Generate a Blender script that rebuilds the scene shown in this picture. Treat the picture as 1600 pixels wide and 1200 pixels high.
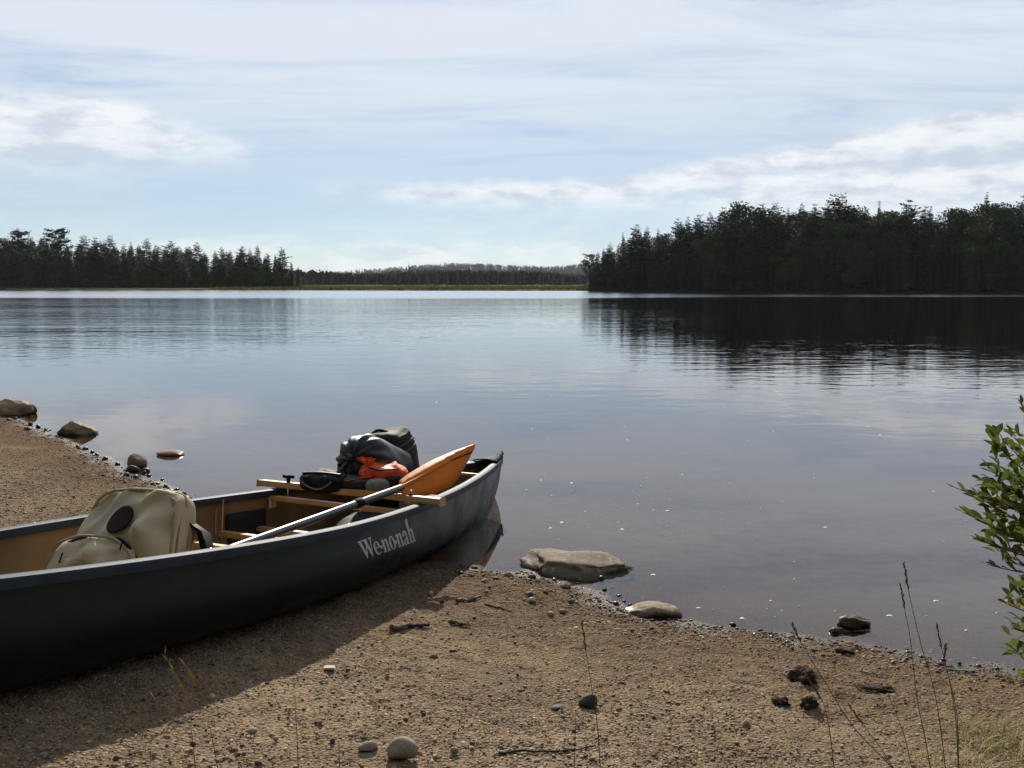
import bpy, bmesh, math, random
import numpy as np
from mathutils import Vector, Matrix

for _o in list(bpy.data.objects):
    bpy.data.objects.remove(_o)
SC = bpy.context.scene
COL = SC.collection
R = math.radians
random.seed(7)

# ------------------------------------------------------------------ camera
CH = 1.406                      # camera height above the lake
FPX, HZN = 1500.0, 443.0        # focal length and horizon row of the 1600x1200 photograph
TILT = math.atan((600 - HZN) / FPX)
cam = bpy.data.cameras.new('camera')
cam.sensor_width = 36
cam.lens = FPX / 1600 * 36
cam.clip_start = 0.05
cam.clip_end = 30000
camo = bpy.data.objects.new('camera', cam)
camo.location = (0, 0, CH)
camo.rotation_euler = (math.pi / 2 - TILT, 0, 0)
COL.objects.link(camo)
SC.camera = camo
SC.view_settings.view_transform = 'Standard'
SC.view_settings.look = 'None'
SC.view_settings.exposure = 0.40
SC.view_settings.gamma = 1.0
SC.view_settings.use_curve_mapping = False
SC.cycles.max_bounces = 10
SC.cycles.transparent_max_bounces = 16
SC.cycles.volume_bounces = 0
SC.cycles.caustics_reflective = False
SC.cycles.caustics_refractive = False

# ------------------------------------------------------------------ sun and sky
SUN_EL, SUN_AZ = 29.5, -3.0     # azimuth from +Y towards +X
sl = bpy.data.lights.new('sun', 'SUN')
sl.energy = 5.0
sl.angle = R(0.53)
sl.color = (1.0, 0.93, 0.82)
so = bpy.data.objects.new('sun', sl)
sd = Vector((math.sin(R(SUN_AZ)) * math.cos(R(SUN_EL)), math.cos(R(SUN_AZ)) * math.cos(R(SUN_EL)), math.sin(R(SUN_EL))))
so.rotation_euler = sd.to_track_quat('Z', 'Y').to_euler()
so.location = sd * 50
COL.objects.link(so)


class NT:
    """small helper for node trees"""
    def __init__(s, tree):
        s.t = tree
        s.n = tree.nodes
        s.l = tree.links

    def new(s, kind, **kw):
        n = s.n.new(kind)
        for k, v in kw.items():
            if k.startswith('_'):
                setattr(n, k[1:], v)
            else:
                s.put(n.inputs[k.replace('__', ' ')], v)
        return n

    def put(s, sock, v):
        if isinstance(v, bpy.types.NodeSocket):
            s.l.new(v, sock)
        elif v is not None:
            if sock.type == 'RGBA' and len(v) == 3:
                v = (*v, 1)
            sock.default_value = v

    def m(s, op, a, b=None, c=None, clamp=False):
        n = s.n.new('ShaderNodeMath')
        n.operation = op
        n.use_clamp = clamp
        s.put(n.inputs[0], a)
        if b is not None:
            s.put(n.inputs[1], b)
        if c is not None:
            s.put(n.inputs[2], c)
        return n.outputs[0]

    def step(s, x, a, b, lo=0.0, hi=1.0, smooth=True):
        n = s.n.new('ShaderNodeMapRange')
        n.interpolation_type = 'SMOOTHSTEP' if smooth else 'LINEAR'
        n.clamp = True
        for i, v in enumerate((x, a, b, lo, hi)):
            s.put(n.inputs[i], v)
        return n.outputs[0]

    def mix(s, f, a, b, kind='MIX'):
        n = s.n.new('ShaderNodeMix')
        n.data_type = 'RGBA'
        n.blend_type = kind
        s.put(n.inputs[0], f)
        s.put(n.inputs[6], a)
        s.put(n.inputs[7], b)
        return n.outputs[2]

    def noise(s, vec, scale, detail=3.0, rough=0.5, dist=0.0):
        n = s.n.new('ShaderNodeTexNoise')
        if vec is not None:
            s.put(n.inputs['Vector'], vec)
        n.inputs['Scale'].default_value = scale
        n.inputs['Detail'].default_value = detail
        n.inputs['Roughness'].default_value = rough
        n.inputs['Distortion'].default_value = dist
        return n.outputs[0]

    def xyz(s, x, y, z):
        n = s.n.new('ShaderNodeCombineXYZ')
        for i, v in enumerate((x, y, z)):
            s.put(n.inputs[i], v)
        return n.outputs[0]


def build_world():
    w = bpy.data.worlds.new('World')
    SC.world = w
    w.use_nodes = True
    t = NT(w.node_tree)
    t.n.clear()
    sky = t.new('ShaderNodeTexSky', _sky_type='NISHITA', _sun_disc=False, _sun_elevation=R(SUN_EL), _sun_rotation=R(SUN_AZ),
                _altitude=500, _air_density=1.0, _dust_density=0.15, _ozone_density=2.5)
    tc = t.new('ShaderNodeTexCoord').outputs['Generated']
    sp = t.new('ShaderNodeSeparateXYZ', Vector=tc)
    X, Y, Z = sp.outputs
    el = t.m('MULTIPLY', t.m('ARCSINE', Z), 57.2958)
    az = t.m('MULTIPLY', t.m('ARCTAN2', X, Y), 57.2958)
    elp = t.m('MAXIMUM', el, 0.3)
    # flat cloud-deck coordinates (a layer seen in perspective)
    iz = t.m('DIVIDE', 1.0, t.m('ADD', t.m('MAXIMUM', Z, 0.0), 0.10))
    deck = t.xyz(t.m('MULTIPLY', X, iz), t.m('MULTIPLY', Y, iz), 0.0)
    rot = t.new('ShaderNodeMapping', Vector=deck)
    rot.inputs['Rotation'].default_value = (0, 0, R(28))
    rot.inputs['Scale'].default_value = (0.55, 1.9, 1)
    rot.inputs['Location'].default_value = (3.1, 1.7, 0)
    # high thin cirrus
    c1 = t.noise(rot.outputs[0], 1.3, 9, 0.64, 0.9)
    c2 = t.noise(deck, 0.55, 3, 0.5)
    cir = t.step(t.m('ADD', t.m('MULTIPLY', c1, 0.85), t.m('MULTIPLY', c2, 0.3)), 0.12, 0.64)
    cir = t.m('MULTIPLY', cir, t.step(el, 2.0, 12.0, 0.35, 0.97))
    # low cloud banks in azimuth / elevation
    ae = t.xyz(t.m('MULTIPLY', az, 0.5), el, 0.0)
    n1 = t.noise(ae, 0.45, 6, 0.62)
    n2 = t.noise(t.xyz(t.m('MULTIPLY', az, 0.55), el, 7.3), 1.2, 5, 0.62)
    n3 = t.noise(t.xyz(t.m('MULTIPLY', az, 0.18), t.m('MULTIPLY', el, 1.2), 3.3), 0.8, 6, 0.62)
    puff = t.m('SUBTRACT', t.m('ADD', t.m('MULTIPLY', n1, 1.4), t.m('MULTIPLY', n2, 1.0)), 1.2)
    # bank A: long bank whose ragged end points right, azimuth < -14
    topA = t.step(az, -24.0, -14.0, 10.3, 7.9)
    botA = t.step(az, -28.0, -15.0, 6.2, 7.2)
    eA = t.m('ADD', el, t.m('MULTIPLY', puff, 1.3))
    A = t.m('MULTIPLY', t.step(eA, t.m('SUBTRACT', topA, 0.8), t.m('ADD', topA, 0.35), 1.0, 0.0),
            t.step(eA, t.m('SUBTRACT', botA, 1.5), t.m('ADD', botA, 1.2), t.step(az, -24.0, -18.0, 0.35, 0.0), 1.0))
    A = t.m('MULTIPLY', A, t.step(t.m('ADD', az, t.m('MULTIPLY', puff, 2.2)), -15.6, -14.2, 1.0, 0.0))
    A = t.m('MULTIPLY', A, t.step(n3, 0.28, 0.56, 0.45, 1.0))
    A = t.m('MULTIPLY', A, t.step(el, 4.2, 8.6, 0.5, 1.0))
    # bank B: low line of cumulus rising towards the right
    topB = t.step(az, 1.0, 29.0, 5.9, 9.1)
    eB = t.m('ADD', el, t.m('MULTIPLY', puff, 0.75))
    B = t.m('MULTIPLY', t.step(eB, t.m('SUBTRACT', topB, 0.5), t.m('ADD', topB, 0.4), 1.0, 0.0),
            t.step(eB, t.m('SUBTRACT', topB, t.step(az, -4.0, 24.0, 1.7, 4.6)), t.m('SUBTRACT', topB, 0.5), 0.22, 1.0))
    B = t.m('MULTIPLY', B, t.step(t.m('ADD', az, t.m('MULTIPLY', puff, 6.0)), -14.0, -2.0))
    # bank C: second lower heap on the right and small heaps near the horizon
    topC = t.step(az, 8.0, 16.0, 4.4, 6.5)
    eC = t.m('ADD', el, t.m('MULTIPLY', puff, 0.9))
    Cc = t.m('MULTIPLY', t.step(eC, t.m('SUBTRACT', topC, 0.6), t.m('ADD', topC, 0.3), 1.0, 0.0), t.step(el, 2.0, 5.6, 0.35, 1.0))
    Cc = t.m('MULTIPLY', Cc, t.step(az, 6.0, 14.0))
    topD = t.m('ADD', 1.9, t.m('MULTIPLY', n3, 1.6))
    Dd = t.m('MULTIPLY', t.step(eC, t.m('SUBTRACT', topD, 0.5), t.m('ADD', topD, 0.3), 0.7, 0.0), t.step(n1, 0.35, 0.6))
    cum = t.m('MAXIMUM', t.m('MAXIMUM', A, B), t.m('MAXIMUM', Cc, Dd))
    # self-shading of the heaps: greyer undersides
    sh = t.step(t.noise(t.xyz(t.m('MULTIPLY', az, 0.35), t.m('MULTIPLY', el, 1.1), 1.3), 0.75, 5, 0.6), 0.36, 0.60)
    cumc = t.mix(sh, (6.0, 6.5, 7.4), (8.7, 9.0, 9.2))
    # glow of thin cloud towards the sun is the sky's own: cirrus brightness follows the sky
    base = t.mix(1.0, sky.outputs[0], (0.54, 0.67, 0.82), 'MULTIPLY')
    # limit the bright aureole and the deep zenith blue of thin cloud
    c_ci = t.mix(t.step(el, 4.0, 16.0), (6.6, 7.4, 8.2), (7.15, 7.7, 8.55))
    # thin cloud scatters sunlight forwards: brightest around the sun, dimmer away from it
    dt = t.new('ShaderNodeVectorMath', _operation='DOT_PRODUCT')
    t.put(dt.inputs[0], tc)
    dt.inputs[1].default_value = tuple(sd)
    ph = t.step(dt.outputs['Value'], -0.3, 0.95, 0.36, 1.12)
    c_ci = t.mix(1.0, c_ci, t.xyz(ph, ph, ph), 'MULTIPLY')
    cumc = t.mix(1.0, cumc, t.xyz(ph, ph, ph), 'MULTIPLY')
    col = t.mix(cir, base, c_ci)
    col = t.mix(t.m('MULTIPLY', cum, 0.90), col, cumc)
    bg = t.new('ShaderNodeBackground', Color=col, Strength=0.072)
    out = t.new('ShaderNodeOutputWorld')
    t.l.new(bg.outputs[0], out.inputs[0])


build_world()

# ------------------------------------------------------------------ numpy noise


def _h(ix, iy, iz, seed):
    n = (ix.astype(np.int64) * 374761393 + iy.astype(np.int64) * 668265263 + iz.astype(np.int64) * 2147483647 + seed * 974634777) & 0xffffffff
    n = ((n ^ (n >> 13)) * 1274126177) & 0xffffffff
    n = ((n ^ (n >> 16)) * 2246822519) & 0xffffffff
    return ((n ^ (n >> 15)) & 0xffff) / 65535.0


def vnoise(p, scale=1.0, seed=0, octaves=1, rough=0.5):
    p = np.asarray(p, float)
    if p.shape[1] == 2:
        p = np.c_[p, np.zeros(len(p))]
    tot = np.zeros(len(p))
    amp, norm = 1.0, 0.0
    for o in range(octaves):
        q = p * scale * 2 ** o + 17.3 * o
        i = np.floor(q)
        f = q - i
        f = f * f * (3 - 2 * f)
        v = 0
        for dx in (0, 1):
            for dy in (0, 1):
                for dz in (0, 1):
                    w = (f[:, 0] if dx else 1 - f[:, 0]) * (f[:, 1] if dy else 1 - f[:, 1]) * (f[:, 2] if dz else 1 - f[:, 2])
                    v = v + w * _h(i[:, 0] + dx, i[:, 1] + dy, i[:, 2] + dz, seed + o)
        tot += amp * (v * 2 - 1)
        norm += amp
        amp *= rough
    return tot / norm


def sstep(x, a, b):
    t = np.clip((np.asarray(x, float) - a) / (b - a), 0, 1)
    return t * t * (3 - 2 * t)


# ------------------------------------------------------------------ placing helpers


def ray(px, py):
    a, b = (px - 800) / FPX, (600 - py) / FPX
    return Vector((a, math.cos(TILT) + b * math.sin(TILT), -math.sin(TILT) + b * math.cos(TILT)))


def at_y(px, py, y):
    d = ray(px, py)
    return Vector((0, 0, CH)) + d * (y / d.y)


def at_z(px, py, z):
    d = ray(px, py)
    return Vector((0, 0, CH)) + d * ((z - CH) / d.z)


SHORE = np.array([(-400, 330), (-60, 62), (-25, 25), (-10, 15), (-6.21, 11.57), (-5.07, 9.91), (-3.69, 8.15), (-2.86, 7.03), (-2.17, 6.27),
                  (-1.4, 5.45), (-.75, 4.85), (-.32, 4.64), (.06, 4.60), (.30, 4.35), (.44, 4.06), (.62, 3.9), (1.02, 3.78), (1.25, 3.64), (1.55, 3.52),
                  (1.86, 3.37), (3, 2.9), (6, 2), (20, -1), (400, -60)], float)


def shore_dist(p):
    """signed distance to the water's edge, positive on land"""
    p = np.asarray(p, float)
    best = np.full(len(p), 1e9)
    sg = np.ones(len(p))
    for a, b in zip(SHORE[:-1], SHORE[1:]):
        ab = b - a
        t = np.clip(((p - a) @ ab) / (ab @ ab), 0, 1)
        d = p - (a + t[:, None] * ab)
        dd = np.hypot(d[:, 0], d[:, 1])
        s = np.where(ab[0] * d[:, 1] - ab[1] * d[:, 0] > 0, -1.0, 1.0)
        m = dd < best - 1e-9
        best[m] = dd[m]
        sg[m] = s[m]
    return best * sg


CLODS = [(1262, 1052, .05, .030), (1245, 1068, .035, .014), (1222, 1100, .028, .018), (1268, 1102, .030, .020), (1330, 1018, .05, .020), (1300, 1026, .03, .01),
         (1385, 1100, .03, .010), (1340, 1140, .04, .012), (1250, 1140, .05, .01), (1445, 1060, .03, .008), (880, 1110, .03, .01), (560, 1035, .06, .008), (700, 1130, .06, .01), (455, 1110, .05, .01)]
DENTS = [(1372, 1078, .045, -.030, .6), (1350, 1072, .03, -.018, .5), (1365, 1118, .06, -.016, 1.2), (1320, 1090, .05, -.012, 1), (1160, 1068, .03, -.014, .5), (1185, 1070, .02, -.01, .5),
         (1400, 1150, .05, -.014, 1), (1440, 1090, .04, -.012, 1), (1145, 1150, .05, -.008, 1), (870, 1108, .03, -.01, .5), (590, 1105, .04, -.008, 1), (1290, 1120, .05, -.012, 1)]


def ground_z(p, fine=True):
    p = np.asarray(p, float)
    d = shore_dist(p)
    d = d + 0.05 * vnoise(p, 2.3, 11, 3) * np.exp(-np.abs(d) / 3.0)
    z = np.where(d > 0, 0.10 * d, 0.085 * d)
    z = np.where(z > 0.5, 0.5 + (z - 0.5) * 0.25, z)
    z = np.minimum(z, 3.0)
    z = np.where(z < -0.5, -0.5 + (z + 0.5) * 0.5, z)
    z = np.maximum(z, -3.0)
    if fine:
        near = np.exp(-np.hypot(p[:, 0], p[:, 1]) / 30)
        z = z + near * (0.018 * vnoise(p, 3.0, 3, 3) + 0.013 * vnoise(p, 11.0, 5, 3)) * sstep(d, -.3, .15)
        z = z + near * 0.0085 * vnoise(p, 42.0, 9, 3, .65) * sstep(d, -.05, .1)
    return z


def gpt(px, py):
    """the point of the beach seen at a photograph pixel"""
    z = 0.15
    for _ in range(12):
        q = at_z(px, py, z)
        z = 0.5 * z + 0.5 * float(ground_z([(q.x, q.y)], False)[0])
    return at_z(px, py, z)


def gz(x, y):
    return float(ground_full(np.array([[x, y]]))[0])


_CL = [(gpt(a, b), r, h, 1.0) for a, b, r, h in CLODS] + [(gpt(a, b), r, h, s) for a, b, r, h, s in DENTS]


def ground_full(p):
    z = ground_z(p)
    for q, r, h, sy in _CL:
        dx, dy = p[:, 0] - q.x, (p[:, 1] - q.y) / max(sy, .6)
        w = np.exp(-(dx * dx + dy * dy) / (r * r))
        jag = 0.75 + 0.7 * vnoise(p, 38, 21, 2) if h > 0 else 0.9 + 0.3 * vnoise(p, 30, 22, 2)
        z = z + h * w * jag
    return z


# ------------------------------------------------------------------ object helpers


def tag(o, label=None, cat=None, group=None, kind=None):
    if label:
        o['label'] = label
    if cat:
        o['category'] = cat
    if group:
        o['group'] = group
    if kind:
        o['kind'] = kind
    return o


def empty(name, loc=(0, 0, 0), rot=None, parent=None):
    o = bpy.data.objects.new(name, None)
    o.empty_display_size = 0.1
    o.location = loc
    if rot is not None:
        o.rotation_euler = rot
    COL.objects.link(o)
    o.parent = parent
    return o


def link(name, me, parent=None, loc=None, rot=None, scale=None):
    o = bpy.data.objects.new(name, me)
    COL.objects.link(o)
    o.parent = parent
    if loc is not None:
        o.location = loc
    if rot is not None:
        o.rotation_euler = rot
    if scale is not None:
        o.scale = scale
    return o


def mesh(name, v, f, mat=None, smooth=False, col=None):
    """v (n,3), f list/array of faces (uniform arrays go the fast way)"""
    me = bpy.data.meshes.new(name)
    v = np.asarray(v, np.float32)
    if isinstance(f, np.ndarray):
        n, k = f.shape
        me.vertices.add(len(v))
        me.vertices.foreach_set('co', v.ravel())
        me.loops.add(n * k)
        me.loops.foreach_set('vertex_index', f.astype(np.int32).ravel())
        me.polygons.add(n)
        me.polygons.foreach_set('loop_start', np.arange(0, n * k, k, dtype=np.int32))
        me.polygons.foreach_set('loop_total', np.full(n, k, np.int32))
        me.update(calc_edges=True)
    else:
        me.from_pydata([tuple(map(float, q)) for q in v], [], f)
        me.update()
    if smooth:
        me.polygons.foreach_set('use_smooth', np.ones(len(me.polygons), bool))
    if col is not None:
        a = me.color_attributes.new('col', 'FLOAT_COLOR', 'POINT')
        c = np.ones((len(v), 4), np.float32)
        c[:, :3] = col
        a.data.foreach_set('color', c.ravel())
    if mat:
        me.materials.append(mat)
    return me


def grid_faces(nu, nv, wrap_u=False, wrap_v=False):
    a = np.arange(nu * nv).reshape(nu, nv)
    if wrap_u:
        a = np.vstack([a, a[:1]])
    if wrap_v:
        a = np.hstack([a, a[:, :1]])
    return np.stack([a[:-1, :-1], a[1:, :-1], a[1:, 1:], a[:-1, 1:]], -1).reshape(-1, 4)


def tube_data(path, rad, n=8, caps=True):
    path = [Vector(p) for p in path]
    m = len(path)
    if not hasattr(rad, '__len__'):
        rad = [rad] * m
    V, F = [], []
    ref = Vector((0, 0, 1))
    for i, p in enumerate(path):
        t = (path[min(i + 1, m - 1)] - path[max(i - 1, 0)]).normalized()
        if abs(t.dot(ref)) > .95:
            ref = Vector((1, 0, 0)) if abs(t.x) < .9 else Vector((0, 1, 0))
        u = t.cross(ref).normalized()
        w = u.cross(t)
        ref = w
        for k in range(n):
            a = 2 * math.pi * k / n
            V.append(p + (u * math.cos(a) + w * math.sin(a)) * rad[i])
    for i in range(m - 1):
        for k in range(n):
            F.append((i * n + k, i * n + (k + 1) % n, (i + 1) * n + (k + 1) % n, (i + 1) * n + k))
    if caps:
        F.append(tuple(range(n))[::-1])
        F.append(tuple((m - 1) * n + k for k in range(n)))
    return V, F


class MB:
    """collects shapes into one mesh"""
    def __init__(s):
        s.v, s.f = [], []

    def add(s, v, f):
        o = len(s.v)
        s.v += [tuple(q) for q in v]
        s.f += [tuple(int(i) + o for i in q) for q in f]
        return s

    def tube(s, path, rad, n=8, caps=True):
        return s.add(*tube_data(path, rad, n, caps))

    def box(s, c, d, M=None):
        v = []
        for sx in (-1, 1):
            for sy in (-1, 1):
                for sz in (-1, 1):
                    q = Vector((sx * d[0] / 2, sy * d[1] / 2, sz * d[2] / 2))
                    if M is not None:
                        q = M @ q
                    v.append(Vector(c) + q)
        f = [(0, 1, 3, 2), (4, 6, 7, 5), (0, 4, 5, 1), (2, 3, 7, 6), (0, 2, 6, 4), (1, 5, 7, 3)]
        return s.add(v, f)

    def lathe(s, prof, n=20, M=None, c=(0, 0, 0)):
        v, f = [], []
        for r, z in prof:
            for k in range(n):
                a = 2 * math.pi * k / n
                q = Vector((r * math.cos(a), r * math.sin(a), z))
                if M is not None:
                    q = M @ q
                v.append(Vector(c) + q)
        for i in range(len(prof) - 1):
            for k in range(n):
                f.append((i * n + k, i * n + (k + 1) % n, (i + 1) * n + (k + 1) % n, (i + 1) * n + k))
        f.append(tuple(range(n))[::-1])
        f.append(tuple((len(prof) - 1) * n + k for k in range(n)))
        return s.add(v, f)

    def build(s, name, mat, parent=None, smooth=True, bevel=0, loc=None):
        me = mesh(name, s.v, s.f, mat, smooth)
        if bevel:
            bm = bmesh.new()
            bm.from_mesh(me)
            ed = [e for e in bm.edges if len(e.link_faces) == 2 and e.calc_face_angle(0) > .5]
            bmesh.ops.bevel(bm, geom=ed, offset=bevel, segments=2, affect='EDGES', clamp_overlap=True)
            bm.to_mesh(me)
            bm.free()
            me.polygons.foreach_set('use_smooth', np.zeros(len(me.polygons), bool))
        elif smooth:
            me.set_sharp_from_angle(angle=R(40))
        return link(name, me, parent, loc)


# ------------------------------------------------------------------ materials
MATS = {}


def mat(name, color, rough=0.6, vary=0.0, vscale=8.0, bump=0.0, bscale=30.0, metal=0.0, spec=0.5, coat=0.0, color2=None, detail=4, rnd=0.0, attr=False, transl=0.0):
    """principled material with procedural colour variation and relief"""
    if name in MATS:
        return MATS[name]
    ma = bpy.data.materials.new(name)
    MATS[name] = ma
    ma.use_nodes = True
    t = NT(ma.node_tree)
    b = t.n['Principled BSDF']
    b.inputs['Roughness'].default_value = rough
    b.inputs['Metallic'].default_value = metal
    b.inputs['Specular IOR Level'].default_value = spec
    if coat:
        b.inputs['Coat Weight'].default_value = coat
        b.inputs['Coat Roughness'].default_value = 0.15
    tc = t.new('ShaderNodeTexCoord').outputs['Object']
    col = (*color, 1)
    if attr:
        col = t.new('ShaderNodeAttribute', _attribute_name='col').outputs['Color']
    if vary or color2:
        c2 = color2 if color2 else tuple(max(0, c * (1 - vary)) for c in color)
        nz = t.noise(tc, vscale, detail, 0.6)
        col = t.mix(t.step(nz, 0.35, 0.65), col, (*c2, 1))
    if rnd:
        oi = t.new('ShaderNodeObjectInfo').outputs['Random']
        hsv = t.new('ShaderNodeHueSaturation', Color=col)
        t.put(hsv.inputs['Value'], t.step(oi, 0, 1, 1 - rnd, 1 + rnd, False))
        t.put(hsv.inputs['Hue'], t.step(t.m('FRACT', t.m('MULTIPLY', oi, 7.13)), 0, 1, 0.5 - rnd * .06, 0.5 + rnd * .06, False))
        col = hsv.outputs[0]
    if name.endswith('_stone'):
        # lichen and grain, and the stain that the lake leaves up to a few centimetres above its level
        nz = t.noise(tc, vscale * 6, 6, 0.75)
        col = t.mix(t.step(nz, .48, .66, 0, .75), col, tuple(c * .42 for c in color) + (1,))
        col = t.mix(t.step(t.noise(tc, vscale * 2.3, 5, .7), .56, .68, 0, .6), col, (.40, .37, .30, 1))
        pz = t.new('ShaderNodeSeparateXYZ', Vector=t.new('ShaderNodeNewGeometry').outputs['Position']).outputs[2]
        wt = t.step(t.m('ADD', pz, t.m('MULTIPLY', t.m('SUBTRACT', nz, .5), .04)), .012, .03, 1.0, 0.0)
        col = t.mix(wt, col, (.40, .35, .31, 1), 'MULTIPLY')
        t.put(b.inputs['Roughness'], t.step(wt, 0, 1, rough, .32, False))
    t.put(b.inputs['Base Color'], col)
    if bump:
        bp = t.new('ShaderNodeBump', Strength=1.0, Distance=bump, Height=t.noise(tc, bscale, 6, 0.68))
        t.l.new(bp.outputs[0], b.inputs['Normal'])
    if transl:
        tr = t.new('ShaderNodeBsdfTranslucent', Color=col)
        mx = t.new('ShaderNodeMixShader')
        mx.inputs[0].default_value = transl
        t.l.new(b.outputs[0], mx.inputs[1])
        t.l.new(tr.outputs[0], mx.inputs[2])
        t.l.new(mx.outputs[0], t.n['Material Output'].inputs[0])
    return ma


def ground_material():
    ma = bpy.data.materials.new('beach_sand_gravel')
    ma.use_nodes = True
    t = NT(ma.node_tree)
    b = t.n['Principled BSDF']
    pos = t.new('ShaderNodeNewGeometry').outputs['Position']
    sp = t.new('ShaderNodeSeparateXYZ', Vector=pos)
    x, y, z = sp.outputs
    n_big = t.noise(pos, 1.7, 4, 0.6)
    n_mid = t.noise(pos, 9, 5, 0.65)
    n_fine = t.noise(pos, 70, 4, 0.7)
    vor = t.new('ShaderNodeTexVoronoi', Vector=pos, Scale=105.0)
    vc = t.new('ShaderNodeSeparateColor', Color=vor.outputs['Color']).outputs[0]
    sand = t.mix(t.step(n_big, 0.35, 0.65), (0.285, 0.212, 0.138), (0.185, 0.136, 0.094))
    sand = t.mix(t.step(n_mid, 0.38, 0.68, 0, .6), sand, (0.14, 0.097, 0.065))
    # coarse grains: every cell its own grey, buff or rust
    ramp = t.n.new('ShaderNodeValToRGB')
    t.put(ramp.inputs[0], vc)
    e = ramp.color_ramp.elements
    e[0].color, e[0].position = (0.05, 0.036, 0.028, 1), 0.0
    e[1].color, e[1].position = (0.45, 0.37, 0.275, 1), 1.0
    for p_, c_ in ((.3, (.14, .098, .067, 1)), (.6, (.25, .18, .115, 1)), (.85, (.33, .24, .155, 1))):
        q = e.new(p_)
        q.color = c_
    gmask = t.m('MULTIPLY', t.step(t.noise(pos, 4.5, 4, .6), 0.36, 0.6, 0.25, 0.85), t.step(vor.outputs['Distance'], 0.2, 0.62, 1.0, 0.25))
    col = t.mix(gmask, sand, ramp.outputs[0])
    col = t.mix(t.step(n_fine, 0.42, 0.7, 0, .5), col, (0.055, 0.039, 0.027))
    # wetting from the lake: a property of the ground's height above the water
    wob = t.m('ADD', z, t.m('MULTIPLY', t.m('SUBTRACT', t.noise(pos, 3.5, 4, .6), 0.5), 0.02))
    wet = t.step(wob, 0.0, 0.022, 1.0, 0.0)
    damp = t.step(wob, 0.0, 0.13, 0.62, 0.0)
    col = t.mix(damp, col, (0.5, 0.44, 0.40), 'MULTIPLY')
    col = t.mix(wet, col, (0.42, 0.36, 0.32), 'MULTIPLY')
    bed = t.step(z, -0.12, -0.01, 1.0, 0.0)
    col = t.mix(bed, col, t.mix(t.step(n_mid, .35, .65), (0.085, 0.064, 0.052), (0.060, 0.045, 0.036)))
    # the farther land beyond the beach is moss and leaf litter
    far = t.step(z, 0.55, 1.0)
    col = t.mix(far, col, (0.045, 0.055, 0.02))
    t.put(b.inputs['Base Color'], col)
    t.put(b.inputs['Roughness'], t.step(wet, 0, 1, 0.95, 0.5, False))
    # no sheen under water, where grain and water nearly share an index
    t.put(b.inputs['Specular IOR Level'], t.m('MULTIPLY', t.step(wet, 0, 1, 0.0, 0.14, False), t.step(z, -0.006, 0.002)))
    hgt = t.m('ADD', t.m('MULTIPLY', n_fine, 0.006), t.m('MULTIPLY', t.m('SUBTRACT', 1.0, vor.outputs['Distance']), 0.005))
    hgt = t.m('ADD', hgt, t.m('MULTIPLY', n_mid, 0.012))
    bp = t.new('ShaderNodeBump', Strength=1.0, Distance=1.3, Height=hgt)
    t.l.new(bp.outputs[0], b.inputs['Normal'])
    return ma


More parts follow.
